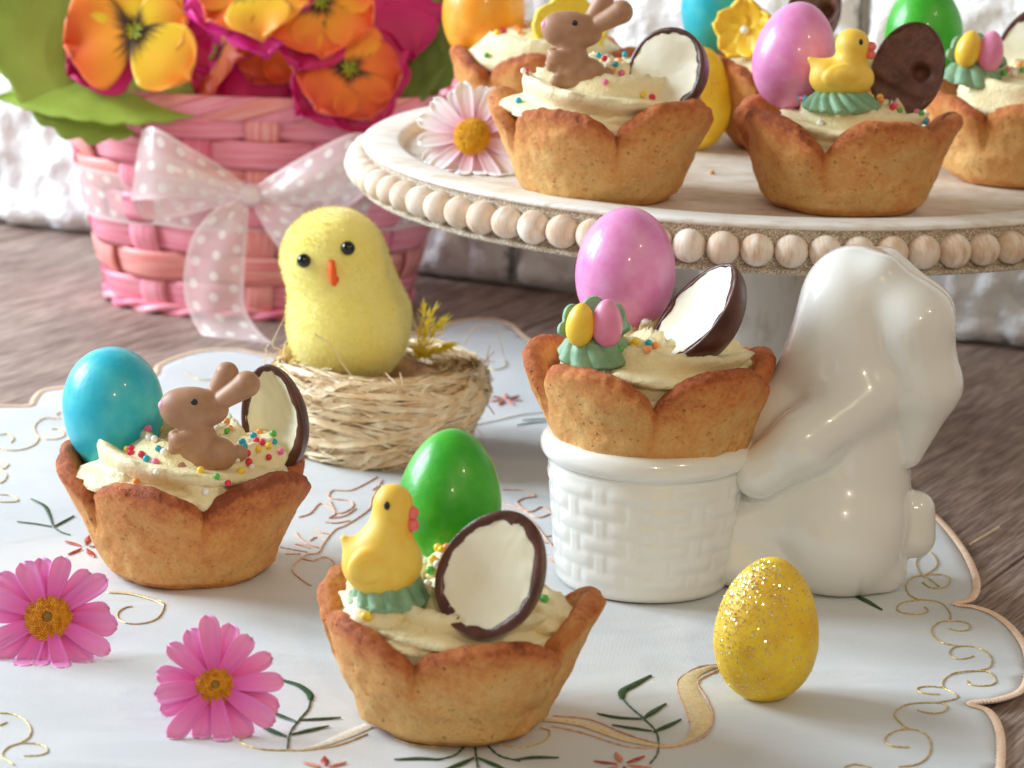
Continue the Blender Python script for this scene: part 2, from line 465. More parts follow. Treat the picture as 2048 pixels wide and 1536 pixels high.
M_RIBBON, nt, b = nodes_of('sheer_ribbon')
sep = nt.nodes.new('ShaderNodeSeparateXYZ'); nt.links.new(coords(nt, 'UV'), sep.inputs[0])
PX, PYD = .80, .77
uu = math_n(nt, 'DIVIDE', sep.outputs[0], PX); vv = math_n(nt, 'DIVIDE', sep.outputs[1], PYD)
row = math_n(nt, 'FLOOR', vv)
off = math_n(nt, 'MULTIPLY', math_n(nt, 'MODULO', row, 2.0), .5)
fu = math_n(nt, 'SUBTRACT', math_n(nt, 'FRACT', math_n(nt, 'ADD', uu, off)), .5)
fv = math_n(nt, 'SUBTRACT', math_n(nt, 'FRACT', vv), .5)
dist = math_n(nt, 'SQRT', math_n(nt, 'ADD', math_n(nt, 'MULTIPLY', fu, fu), math_n(nt, 'MULTIPLY', fv, fv)))
dot = ramp(nt, dist, [(.19, (1, 1, 1, 1)), (.23, (0, 0, 0, 1))])
sel = attr(nt, 'selvage')
solidf = math_n(nt, 'MAXIMUM', dot, sel)
nt.links.new(mixc(nt, dot, lin(255, 232, 232), lin(254, 248, 242)), b.inputs['Base Color'])
b.inputs['Roughness'].default_value = .22; b.inputs['Specular IOR Level'].default_value = .8
al = math_n(nt, 'ADD', math_n(nt, 'MULTIPLY', solidf, .30), .52)
nt.links.new(al, b.inputs['Alpha'])

# flowers and leaves
def petal_mat(name, base, mid, tip, vein=0.25, trans=.25):
    m, nt, b = nodes_of(name)
    t = attr(nt, 'along'); n = nt.nodes.new('ShaderNodeTexNoise'); n.inputs['Scale'].default_value = 5; n.inputs['Detail'].default_value = 3
    nt.links.new(coords(nt, 'UV', (.35, 6, 1)), n.inputs[0])
    f = math_n(nt, 'ADD', t, math_n(nt, 'MULTIPLY', math_n(nt, 'SUBTRACT', n.outputs[0], .5), vein))
    nt.links.new(ramp(nt, f, [(.0, base), (.45, mid), (1.0, tip)]), b.inputs['Base Color'])
    b.inputs['Roughness'].default_value = .5; b.inputs['Sheen Weight'].default_value = .2
    b.inputs['Subsurface Weight'].default_value = trans; b.inputs['Subsurface Scale'].default_value = .0008
    bump(nt, b, n.outputs[0], .02, .5); return m
M_DPINK = petal_mat('daisy_pink', lin(224, 70, 170), lin(238, 116, 198), lin(246, 164, 220))
M_DWHITE = petal_mat('daisy_white', lin(226, 132, 170), lin(246, 214, 224), lin(252, 250, 248))
M_DISC = simple('daisy_disc', lin(232, 164, 18), .6, lin(206, 124, 8), 6, bumps=((14, .04, .8),), lo=.4, hi=.6)
M_DISCB = simple('daisy_disc_bright', lin(246, 196, 24), .6, lin(222, 156, 10), 6, bumps=((14, .04, .8),))
M_DISCC = simple('daisy_eye', lin(150, 108, 40), .7, lin(120, 86, 30), 6, bumps=((14, .04, .8),))
def pansy_mat(name, mid, tip, blot=lin(58, 26, 12)):
    m, nt, b = nodes_of(name)
    t = attr(nt, 'along')
    n = nt.nodes.new('ShaderNodeTexNoise'); n.inputs['Scale'].default_value = 9; n.inputs['Detail'].default_value = 2
    nt.links.new(coords(nt, 'UV', (.12, 5.0, 1)), n.inputs[0])
    edge = math_n(nt, 'ADD', t, math_n(nt, 'MULTIPLY', math_n(nt, 'SUBTRACT', n.outputs[0], .5), -.55))
    n2 = nt.nodes.new('ShaderNodeTexNoise'); n2.inputs['Scale'].default_value = 1.4; nt.links.new(coords(nt, 'UV'), n2.inputs[0])
    c = ramp(nt, math_n(nt, 'ADD', t, math_n(nt, 'MULTIPLY', math_n(nt, 'SUBTRACT', n2.outputs[0], .5), .7)), [(.3, mid), (.85, tip)])
    c = mixc(nt, ramp(nt, edge, [(.15, (1, 1, 1, 1)), (.27, (0, 0, 0, 1))]), c, blot)
    nt.links.new(c, b.inputs['Base Color']); b.inputs['Roughness'].default_value = .5; b.inputs['Sheen Weight'].default_value = .3
    b.inputs['Subsurface Weight'].default_value = .2; b.inputs['Subsurface Scale'].default_value = .001
    bump(nt, b, n2.outputs[0], .06, .4); return m
M_PANO = pansy_mat('pansy_orange', lin(250, 160, 20), lin(240, 96, 24))
M_PANY = pansy_mat('pansy_yellow', lin(252, 206, 30), lin(250, 160, 40))
M_PANR = pansy_mat('pansy_deep_orange', lin(240, 120, 16), lin(222, 74, 22))
M_PANM = simple('pansy_magenta', lin(216, 24, 116), .5, lin(188, 14, 92), .35, bumps=((1, .06, .5),), sss=.15)
M_PANM2 = simple('pansy_pink', lin(232, 52, 158), .5, lin(206, 24, 128), .35, bumps=((1, .06, .5),), sss=.15)
M_LEAF = simple('leaf_green', lin(172, 196, 84), .5, lin(140, 170, 56), .3, bumps=((2.5, .05, .5), (12, .015, .5)), lo=.3, hi=.7)
M_LEAFD = simple('leaf_dark_green', lin(126, 146, 60), .5, lin(96, 116, 44), .3, bumps=((2.5, .05, .5), (12, .015, .5)), lo=.3, hi=.7)
M_STAMEN = simple('pansy_eye', lin(110, 140, 30), .5, lin(200, 190, 40), 5)

# chick and nest
M_PLUSH = simple('yellow_plush', lin(255, 243, 150), .85, lin(253, 236, 124), .8, bumps=((9, .05, .7), (28, .03, .8)), sheen=.8, sss=.1)
M_FUZZ = simple('yellow_fuzz', lin(255, 244, 160), .8, sheen=.6)
M_BEAK = simple('orange_felt', lin(250, 112, 42), .7, lin(240, 92, 24), 4, bumps=((9, .03, .6),))
M_EYE = simple('black_bead', lin(10, 14, 12), .12, spec=.6)
M_STRAW = simple('straw', lin(244, 226, 190), .5, lin(226, 196, 150), 1.8, bumps=((14, .02, .5),), lo=.4, hi=.62)
M_STRAWC = simple('nest_core', lin(176, 128, 72), .8, lin(132, 90, 48), 1.5, bumps=((5, .1, .8),))
M_FEATHER = simple('yellow_feather', lin(255, 244, 110), .6, lin(255, 236, 80), 2, sheen=.3)
M_CRUMB = simple('crumb', lin(222, 160, 90), .7)

# ------------------------------------------------------------------ setting: table boards
table = thing('table', '', '')
del table['label'], table['category']; table['kind'] = 'structure'
ga = math.radians(62)
gd = Vector((math.cos(ga), math.sin(ga), 0)); gn = Vector((-gd.y, gd.x, 0))
seam1 = on_z(1068, 646).dot(gn); seam2 = on_z(1990, 1150).dot(gn)
pw = (seam1 - seam2) / 1.0
rng = random.Random(5)
edges = [seam2 + pw * k for k in (-3, -2, -1, 0, 1, 2, 3)]
for k in range(len(edges) - 1):
    a0, a1 = edges[k] + .07, edges[k + 1] - .07
    vs_, fs = [], []
    nl, nw = 60, 8
    L0, L1 = -60.0, 210.0
    for i in range(nl + 1):
        l = L0 + (L1 - L0) * i / nl
        for j in range(nw + 1):
            w_ = a0 + (a1 - a0) * j / nw
            edge_d = min(w_ - a0, a1 - w_)
            wob = .05 * N(l * .25, k * 7.7) if j in (0, nw) else 0
            vs_.append((w_ + wob, l, -0.10 if j in (0, nw) else 0.0))
    for j in (0, nw):
        pass
    # side skirts so that a joint reads as a dark gap
    base = len(vs_)
    for i in range(nl + 1):
        vs_.append(vs_[i * (nw + 1)][:2] + (-1.5,)); vs_.append(vs_[i * (nw + 1) + nw][:2] + (-1.5,))
    fs = grid_faces(nl + 1, nw + 1)
    for i in range(nl):
        fs.append((i * (nw + 1), base + 2 * i, base + 2 * i + 2, (i + 1) * (nw + 1)))
        fs.append((i * (nw + 1) + nw, (i + 1) * (nw + 1) + nw, base + 2 * i + 3, base + 2 * i + 1))
    o = part('plank', vs_, fs, M_TABLE, table, smooth=False)
    # plank's own axes: x across (along gn), y along the grain
    o.matrix_local = Matrix(((gn.x, gd.x, 0, 0), (gn.y, gd.y, 0, 0), (0, 0, 1, 0), (0, 0, 0, 1)))
part('under_board', [(-150, -40, -1.6), (150, -40, -1.6), (150, 260, -1.6), (-150, 260, -1.6)], [(0, 1, 2, 3)], M_MORTAR, table)

# ------------------------------------------------------------------ setting: painted brick wall
w0, w1_ = on_z(0, 452), on_z(2048, 705)
wd = (w1_ - w0).normalized(); wn = Vector((wd.y, -wd.x, 0))          # wn faces the camera
wall = thing('wall', '', ''); del wall['label'], wall['category']; wall['kind'] = 'structure'
wall.location = w0 * S
wall.rotation_euler = (0, 0, math.atan2(wd.y, wd.x))
jx = (on_z(1012, 580) - w0).dot(wd)          # a joint of the lowest course
BL, BH, GAP = 27.0, 6.8, .34
part('mortar', [(-80, .9, -1), (130, .9, -1), (130, .9, 40), (-80, .9, 40)], [(0, 1, 2, 3)], M_MORTAR, wall)
for row_i in range(5):
    shift = 0 if row_i % 2 == 0 else BL * .52
    for k in range(-3, 4):
        x0 = jx + shift + (k - 0) * BL + GAP / 2; x1 = x0 + BL - GAP
        if x1 < -12 or x0 > 70: continue
        z0 = .15 + row_i * BH; z1 = z0 + BH - GAP
        nu, nv = 96, 30
        vs_ = []
        for i in range(nu + 1):
            for j in range(nv + 1):
                u, v = i / nu, j / nv
                x = x0 + (x1 - x0) * u; z = z0 + (z1 - z0) * v
                ed = min(min(u, 1 - u) * (x1 - x0), min(v, 1 - v) * (z1 - z0))
                ins = 0 if ed > .5 else (.5 - ed) / .5
                y = .55 * ins * ins + .34 * N3((x * .55, z * .34, row_i * 3 + k)) + .30 * N3((x * 1.3, z * .8, 9.1 + k)) + .10 * N3((x * 4, z * 3, 2.2))
                wob = .12 * ins
                vs_.append((x + wob * N(x, z, 3), y, max(.04, z + wob * N(x, z, 8))))
        fs = grid_faces(nu + 1, nv + 1)
        base = len(vs_)
        ring = [i * (nv + 1) for i in range(nu + 1)] + [nu * (nv + 1) + j for j in range(1, nv + 1)] + [i * (nv + 1) + nv for i in range(nu - 1, -1, -1)] + [j for j in range(nv - 1, 0, -1)]
        for r_ in ring: vs_.append((vs_[r_][0], 1.6, vs_[r_][2]))
        for q in range(len(ring)):
            fs.append((ring[q], ring[(q + 1) % len(ring)], base + (q + 1) % len(ring), base + q))
        part('brick', vs_, fs, M_BRICK, wall)

# ------------------------------------------------------------------ tablecloth
Yc1 = on_z(600, 1322).y; Yc2 = on_z(1300, 1215).y
def cloth_z(x, y):
    z = .11 + .05 * N(x * .09, y * .11, 2.0) + .035 * N(x * .22, y * .45, 5.0)
    d = y - (Yc1 + .04 * x); z += .10 * math.exp(-(d / .35) ** 2) * (.6 + .4 * N(x * .2, 3))
    d = y - (70.4 + .10 * (x - 8)); z += .10 * math.exp(-(d / 1.6) ** 2) * (1 if x > 7 else max(0, (x - 3) / 4))
    d = y - (64.5 - .05 * x); z += .07 * math.exp(-(d / .5) ** 2)
    d = (x + 6.5) * .8 + (y - 75) * .25; z += .07 * math.exp(-(d / .8) ** 2) * max(0, min(1, (y - 66) / 4))
    d = y - (88 - .5 * x); z += .10 * math.exp(-(d / 1.3) ** 2)
    return max(.045, z)
px_edge = [(-260, 830), (-180, 815), (-120, 806), (-60, 824), (0, 819), (55, 816), (66, 800), (84, 784), (135, 778), (200, 776), (262, 764), (306, 752), (314, 734), (345, 719), (400, 704), (470, 701), (540, 713),
           (590, 712), (625, 690), (690, 672), (760, 668), (822, 676), (850, 668), (900, 648), (960, 639), (1018, 648), (1056, 678), (1090, 690), (1160, 694), (1230, 722), (1262, 752), (1330, 764), (1420, 792),
           (1470, 830), (1540, 840), (1630, 872), (1668, 912), (1730, 926), (1800, 956), (1832, 1000), (1880, 1042), (1912, 1078), (1944, 1128), (1957, 1180), (1946, 1204), (1916, 1212), (1950, 1217), (1992, 1232),
           (2030, 1262), (2056, 1302), (2062, 1350), (2046, 1392), (2000, 1412), (1946, 1420), (1980, 1434), (2002, 1466), (2007, 1510), (2000, 1580), (1980, 1640)]
edge = []
for p_ in px_edge: edge.append(on_z(*p_, .08))
edge_s = catmull(edge, 5)
edge2 = [(p.x, p.y) for p in edge_s]
poly = edge2 + [(edge2[-1][0], 52.0), (-22.0, 52.0), (-24.0, edge2[0][1])]
inside_pts = []
gx, gy = np.arange(-24, 24, .42), np.arange(52, 116, .42)
P2 = np.array(poly)
def inpoly(x, y):
    c = False; n = len(P2); j = n - 1
    for i in range(n):
        if (P2[i, 1] > y) != (P2[j, 1] > y) and x < (P2[j, 0] - P2[i, 0]) * (y - P2[i, 1]) / (P2[j, 1] - P2[i, 1]) + P2[i, 0]: c = not c
        j = i
    return c
for x in gx:
    for y in gy:
        if inpoly(x, y) and np.min((P2[:, 0] - x) ** 2 + (P2[:, 1] - y) ** 2) > .09: inside_pts.append((x + .05 * N(x, y), y))
allp = [Vector(p) for p in poly] + [Vector(p) for p in inside_pts]
cd = delaunay_2d_cdt(allp, [(i, (i + 1) % len(poly)) for i in range(len(poly))], [], 1, 1e-5)
cv = [(p.x, p.y, cloth_z(p.x, p.y)) for p in cd[0]]
cf = [tuple(f) for f in cd[2]]
nb = len(cv)
# thickness: hem down to just above the table
cv2 = cv + [(x, y, z - .04) for (x, y, z) in cv]
from collections import Counter
ec = Counter(); 
for f in cf:
    for i in range(3): ec[(f[i], f[(i + 1) % 3])] += 1
hem = [(a, b) for (a, b) in ec if (b, a) not in ec]
cf2 = cf + [tuple(i + nb for i in f[::-1]) for f in cf] + [(b_, a_, a_ + nb, b_ + nb) for (a_, b_) in hem]
cloth = part('tablecloth', cv2, cf2, M_CLOTH)
tag(cloth, 'white scalloped tablecloth with gold and peach embroidery lying on the wooden table', 'tablecloth')

def on_cloth(px, py, lift=.0):
    p = on_z(px, py, .1); return Vector((p.x, p.y, cloth_z(p.x, p.y) + lift))

# peach overlock stitching along the scallops
acc = Acc()
dense = catmull(edge, 36)
W = .21
prevp = None; sv = []
rows_n = 5
for i, p in enumerate(dense):
    q = dense[min(i + 1, len(dense) - 1)] - dense[max(i - 1, 0)]
    nrm = Vector((q.y, -q.x, 0)).normalized()
    # inward side
    if inpoly(p.x + nrm.x * .3, p.y + nrm.y * .3) is False and inpoly(p.x - nrm.x * .3, p.y - nrm.y * .3): nrm = -nrm
    for j in range(rows_n):
        t = j / (rows_n - 1)
        w_ = -.05 + t * (W + .03 * ((i % 4) < 2))
        c = p + nrm * w_
        z = cloth_z(c.x, c.y) + .012 + .045 * math.sin(math.pi * min(max(t, .0), 1)) + (.02 if (i % 4) < 2 else -.005)
        sv.append((c.x, c.y, z))
part('border_stitching', sv, grid_faces(len(dense), rows_n), M_PEACH, cloth)

def stitch(pxpts, r=.035, mat=M_GOLD, name='scroll_stitching', per=9, z=None):
    pts = [on_cloth(*p) for p in pxpts]
    c = catmull(pts, per)
    acc = Acc()
    path = []
    for i, p in enumerate(c):
        p = Vector(p); p.z = cloth_z(p.x, p.y) + r * .6
        path.append(p)
    acc.add(tube(path, lambda i: r * (.55 + .45 * abs(math.sin(i * .9)) + .12 * N(i * .7)), 5))
    return acc
def zpts(L, sc, ox, oy): return [(ox + a / sc, oy + b_ / sc) for a, b_ in L]
scr = [
    [(1000, 310), (958, 350), (955, 400), (985, 455), (1050, 420), (1075, 370), (1050, 320), (1010, 300), (960, 335)], [(985, 455), (1035, 482), (1085, 515)],
    [(985, 490), (1030, 515), (1090, 522), (1140, 505), (1140, 470), (1080, 452), (1000, 455), (930, 465), (895, 500), (910, 545), (960, 575), (1030, 582), (1100, 600), (1145, 650), (1150, 690)],
    [(1000, 618), (1022, 640), (980, 658), (900, 655), (845, 635), (860, 600), (920, 585), (990, 580)],
    [(1135, 742), (1190, 755), (1250, 750), (1260, 720), (1210, 703), (1150, 700), (1090, 705), (1045, 740), (1050, 785), (1100, 825), (1190, 845)],
    [(1280, 900), (1250, 912), (1190, 918), (1145, 895), (1150, 865), (1190, 847), (1270, 848), (1340, 870), (1385, 920), (1370, 970), (1320, 995)],
    [(1245, 1045), (1255, 1070), (1310, 1080), (1380, 1075), (1410, 1045), (1370, 1005), (1310, 997), (1220, 1002), (1150, 1015), (1105, 1050), (1110, 1090), (1160, 1120), (1190, 1150), (1160, 1170), (1080, 1187)],
    [(1110, 1090), (1020, 1080), (960, 1090), (970, 1115), (1020, 1130), (1085, 1133)],
    [(955, 1235), (1000, 1248), (1060, 1253), (1115, 1240), (1125, 1210), (1080, 1190), (980, 1190), (900, 1200), (840, 1235), (830, 1270), (870, 1310), (910, 1333)],
    [(915, 1430), (820, 1425), (775, 1400), (780, 1370), (840, 1340), (910, 1333), (980, 1345), (1025, 1380), (1035, 1440), (1000, 1500), (940, 1530), (850, 1540)], [(700, 1545), (600, 1525), (540, 1540)]]
scrolls = [zpts(L, 2.865, 1500, 1000) for L in scr]
# left hand border (zoom of 943/350)
scl = [[(325, 725), (305, 745), (320, 770)], [(310, 770), (240, 768), (190, 800), (200, 840), (250, 865), (320, 862), (350, 842), (320, 820), (280, 818)], [(215, 850), (190, 890), (130, 915), (60, 922), (0, 912)],
       [(0, 840), (45, 835), (75, 860), (60, 882)], [(20, 985), (45, 1000), (20, 1025), (0, 1010)], [(0, 1035), (35, 1055), (25, 1085), (0, 1100)], [(0, 1160), (60, 1165), (95, 1185), (85, 1200), (0, 1203)]]
scrolls += [zpts(L, 2.694, 0, 560) for L in scl]
sc3 = [[(0, 1105), (70, 1110), (140, 1140), (180, 1190), (170, 1240), (120, 1275), (50, 1300), (15, 1340), (25, 1385), (80, 1420)], [(120, 1278), (200, 1280), (265, 1300), (275, 1335), (220, 1358), (140, 1362)], [(0, 1175), (40, 1155)],
       [(775, 482), (735, 490), (695, 515), (690, 550), (730, 577), (810, 582), (890, 565), (940, 530), (960, 470), (920, 440)]]
scrolls += [zpts(L, 2.926, 0, 1050) for L in sc3]
scrolls += [[(1000, 1494), (1050, 1497), (1090, 1484), (1100, 1466), (1080, 1458)], [(490, 1470), (480, 1485), (520, 1500), (570, 1503), (620, 1502), (680, 1492), (735, 1470)], [(790, 1480), (830, 1492), (880, 1496)],
            [(955, 732), (990, 742), (1012, 735), (1010, 722)], [(370, 745), (395, 760), (440, 762)]]
for L in scrolls:
    a = stitch(L, .027); part('scroll_stitching', a.v, a.f, M_GOLD, cloth)

def band_stitch(cw, mat, name, ridge=.025, z0=.012, per=14, edge_mat=None):
    """cw: (px,py,width_px) along the centre line"""
    pts = [on_cloth(a, b_) for a, b_, w_ in cw]
    ws = [w_ / 80.0 / 2 for a, b_, w_ in cw]
    c = catmull(pts, per); wv = [v.x for v in catmull([Vector((w_, 0, 0)) for w_ in ws], per)]
    vs_ = []; nr = 5
    for i, p in enumerate(c):
        q = c[min(i + 1, len(c) - 1)] - c[max(i - 1, 0)]
        nrm = Vector((-q.y, q.x, 0)); nrm = nrm.normalized() if nrm.length > 0 else Vector((1, 0, 0))
        for j in range(nr):
            t = j / (nr - 1) * 2 - 1
            jag = 1 + .10 * ((i % 2) * 2 - 1) * abs(t)
            a = p + nrm * t * wv[i] * jag * (1 + .10 * N(i * .8, t * 3))
            vs_.append((a.x, a.y, cloth_z(a.x, a.y) + z0 + .03 * (1 - t * t) + ridge * (i % 2)))
    return part(name, vs_, grid_faces(len(c), nr), mat, cloth)
band_stitch([(1085, 1442, 20), (1130, 1446, 26), (1180, 1456, 28), (1250, 1480, 24), (1310, 1493, 12), (1350, 1494, 5)], M_GOLDS, 'ribbon_stitching')
band_stitch([(1440, 1338, 8), (1415, 1342, 16), (1385, 1353, 28), (1374, 1376, 40), (1384, 1405, 46), (1398, 1435, 48), (1398, 1462, 36), (1375, 1484, 14), (1345, 1495, 5)], M_GOLDS, 'ribbon_stitching')
band_stitch([(605, 1503, 5), (645, 1492, 16), (690, 1474, 26), (738, 1453, 24)], M_SILVER, 'ribbon_stitching')
band_stitch([(215, 1186, 8), (262, 1189, 12), (310, 1203, 9), (328, 1214, 4)], M_GOLDS, 'ribbon_stitching')
band_stitch([(938, 852, 8), (985, 842, 13), (1040, 830, 13), (1085, 826, 7)], M_SILVER, 'rope_stitching')
for cw in ([(1105, 1435), (1180, 1443), (1250, 1470), (1320, 1490), (1350, 1492)], [(1100, 1455), (1170, 1470), (1250, 1494), (1320, 1497), (1370, 1492), (1412, 1474), (1425, 1440), (1412, 1400), (1396, 1366), (1440, 1342)],
           [(1440, 1333), (1395, 1340), (1358, 1360), (1356, 1385), (1368, 1420), (1378, 1450)]):
    a = stitch(cw, .03); part('scroll_stitching', a.v, a.f, M_COPPER, cloth)
# green sprigs
sprigs = [
    (M_DGREEN, [[(575, 1500), (580, 1468), (598, 1444), (616, 1424), (621, 1404)]], [[(621, 1406, 10), (618, 1392, 15), (596, 1376, 14), (553, 1363, 7)], [(598, 1445, 5), (640, 1443, 12), (682, 1440, 4)], [(582, 1472, 5), (620, 1464, 14), (658, 1457, 4)], [(574, 1476, 5), (545, 1464, 15), (512, 1446, 5)], [(592, 1448, 5), (562, 1436, 12), (534, 1422, 6)]]),
    (M_DGREEN, [[(1300, 1530), (1316, 1505), (1314, 1470), (1290, 1444), (1262, 1420), (1246, 1402)]], [[(1244, 1402, 10), (1246, 1386, 18), (1270, 1372, 18), (1302, 1354, 8)], [(1286, 1443, 5), (1305, 1430, 15), (1332, 1413, 6)], [(1284, 1443, 5), (1235, 1439, 13), (1194, 1432, 4)], [(1306, 1468, 5), (1332, 1458, 14), (1362, 1445, 5)], [(1304, 1466, 5), (1265, 1460, 12), (1224, 1454, 4)]]),
    (M_DGREEN, [[(950, 1490), (952, 1512), (956, 1540)], [(930, 1494), (910, 1512), (870, 1522)], [(975, 1494), (1000, 1514), (1040, 1524)]], [[(880, 1521, 5), (835, 1519, 14), (788, 1522, 4)], [(1030, 1522, 5), (1070, 1517, 14), (1118, 1518, 4)], [(948, 1518, 5), (920, 1530, 14), (890, 1542, 8)], [(956, 1518, 5), (985, 1530, 14), (1010, 1542, 8)]]),
    (M_DGREEN, [[(108, 1056), (122, 1066), (140, 1072)]], [[(62, 1000, 5), (88, 1014, 10), (98, 1030, 8), (106, 1054, 4)], [(34, 1046, 3), (70, 1050, 6), (104, 1056, 4)], [(108, 1056, 5), (126, 1046, 9), (148, 1034, 5)]]),
    (M_DGREEN, [], [[(1700, 1188, 5), (1730, 1202, 16), (1765, 1222, 4)]]),
    (M_DGREEN, [], [[(1034, 852, 3), (1065, 847, 7), (1095, 846, 3)], [(1045, 842, 3), (1075, 840, 6), (1098, 841, 3)]])]
for m_, stems, leaves in sprigs:
    for st in stems:
        a = stitch(st, .03); part('stem_stitching', a.v, a.f, m_, cloth)
    for lf in leaves: band_stitch(lf, m_, 'leaf_stitching', .02)
# satin flower petals
for (cx_, cy_, rr, asp, n_, mats, a0) in ((1012, 802, 34, .33, 7, (M_REDT, M_ROSET), .2), (650, 1540, 50, .45, 6, (M_REDT, M_ROSET), .5), (1245, 1532, 60, .40, 6, (M_ROSET, M_REDT), .3), (170, 1096, 46, .5, 5, (M_REDT, M_REDT), 2.4)):
    for k in range(n_):
        a = a0 + k * 2 * math.pi / n_
        dx, dy = math.cos(a) * rr, math.sin(a) * rr * asp
        band_stitch([(cx_ + dx * .18, cy_ + dy * .18, 3), (cx_ + dx * .6, cy_ + dy * .6, 15 if abs(math.cos(a)) < .6 else 11), (cx_ + dx, cy_ + dy, 4)], mats[k % 2], 'petal_stitching')
# copper openwork between the tarts
lace = [[(755, 962), (735, 972), (700, 985), (665, 985), (660, 1000), (700, 1005), (705, 1018), (680, 1030), (660, 1018), (640, 1010), (620, 1030), (598, 1038)],
        [(765, 968), (745, 1000), (740, 1020), (715, 1040), (690, 1055), (668, 1065), (648, 1090), (636, 1110), (610, 1115), (585, 1140), (600, 1160), (622, 1175)],
        [(745, 985), (760, 978), (770, 985), (755, 1000), (745, 1015)], [(700, 1045), (672, 1050), (650, 1048)], [(660, 1072), (640, 1068), (628, 1062)], [(650, 1085), (632, 1078), (620, 1085)],
        [(640, 1100), (615, 1092), (600, 1080), (592, 1068)], [(620, 1100), (605, 1095), (590, 1092)], [(600, 1120), (625, 1125), (650, 1118), (670, 1130), (660, 1140)], [(560, 1098), (590, 1104), (615, 1108)], [(570, 1112), (600, 1112)],
        [(660, 1005), (670, 1030), (658, 1040), (690, 1035), (712, 1020)],
        [(1005, 985), (1050, 985), (1070, 998), (1045, 1005), (1035, 1015), (1060, 1030), (1085, 1022), (1105, 1035), (1120, 1050)], [(1010, 1015), (1040, 1025), (1075, 1040), (1100, 1035)], [(1010, 1025), (1060, 1045), (1090, 1075), (1110, 1100), (1125, 1120)],
        [(1085, 1085), (1115, 1090), (1132, 1105)], [(1095, 1110), (1120, 1125), (1138, 1145)], [(1100, 1120), (1118, 1138)], [(1090, 1075), (1115, 1070), (1130, 1060)]]
for L in lace:
    a = stitch(L, .03); part('lace_stitching', a.v, a.f, M_COPPER, cloth)

# ------------------------------------------------------------------ cake stand
PC = on_z(1520, 297, 9.4)
stand = thing('cake_stand', 'round whitewashed wooden cake stand with a beaded rim on a turned pedestal', 'cake stand', (PC.x, PC.y, 0))
ZT = 9.4; RO = 13.05
prof = [(0, ZT - .55), (12.05, ZT - .55)]
v_, f_ = lathe([(0.01, ZT - .30), (6, ZT - .30), (11.95, ZT - .30)], 160); part('plate_well', v_, f_, M_WELL, stand)
rimp = [(11.95, ZT - .30), (12.0, ZT - .12), (12.1, ZT - .02), (12.2, ZT), (12.6, ZT), (13.1, ZT - .0), (13.24, ZT - .02), (13.33, ZT - .08), (13.31, ZT - .16), (13.2, ZT - .2)]
v_, f_ = lathe(rimp, 200, lambda t, r, z, j: (r + .012 * N(t * 20, j), z + .008 * N(t * 25, j + 9))); part('plate_rim', v_, f_, M_PLATE, stand)
bandp = [(13.2, ZT - .2), (13.18, ZT - .3), (13.18, ZT - .75), (13.18, ZT - 1.25), (13.22, ZT - 1.33), (13.36, ZT - 1.37), (13.42, ZT - 1.45), (13.36, ZT - 1.53), (12.6, ZT - 1.55), (4, ZT - 1.55), (.01, ZT - 1.55)]
v_, f_ = lathe(bandp, 240, lambda t, r, z, j: (r + (.02 * N(t * 90, j * 2.1) if r > 12.9 else 0), z)); part('rim_band', v_, f_, M_BAND, stand)
bm_prof = []
for k in range(11):
    a = -math.pi / 2 + math.pi * k / 10
    bm_prof.append((max(.05, .51 * math.cos(a)), .485 * math.sin(a)))
bv, bf = lathe(bm_prof, 18)
bead_me = mesh_from('bead', bv, bf)
NB = 84
for k in range(NB):
    t = 2 * math.pi * k / NB
    o = link('bead', bead_me, M_BEAD, stand, (13.4 * math.cos(t), 13.4 * math.sin(t), ZT - .80), None)
    rr = random.Random(k)
    o.rotation_mode = 'XYZ'
    axis = Matrix.Rotation(t, 3, 'Z') @ Matrix.Rotation(math.radians(90), 3, 'X') @ Matrix.Rotation(rr.random() * 6.28, 3, 'Z')
    o.rotation_euler = axis.to_euler()
    k_ = rr.uniform(.96, 1.03); o.scale = (k_, k_, 1.02)
colp = [(2.3, ZT - 1.56), (2.25, ZT - 1.8), (1.9, ZT - 2.2), (1.82, ZT - 2.4), (1.8, 5), (1.8, 3.2), (1.85, 2.4), (1.95, 2.0), (2.15, 1.7), (2.2, 1.4), (2.3, 1.0), (2.9, .7), (3.3, .4), (3.35, .2), (3.35, .05), (.01, .05)]
v_, f_ = lathe(colp, 64); part('pedestal', v_, f_, M_COLUMN, stand)

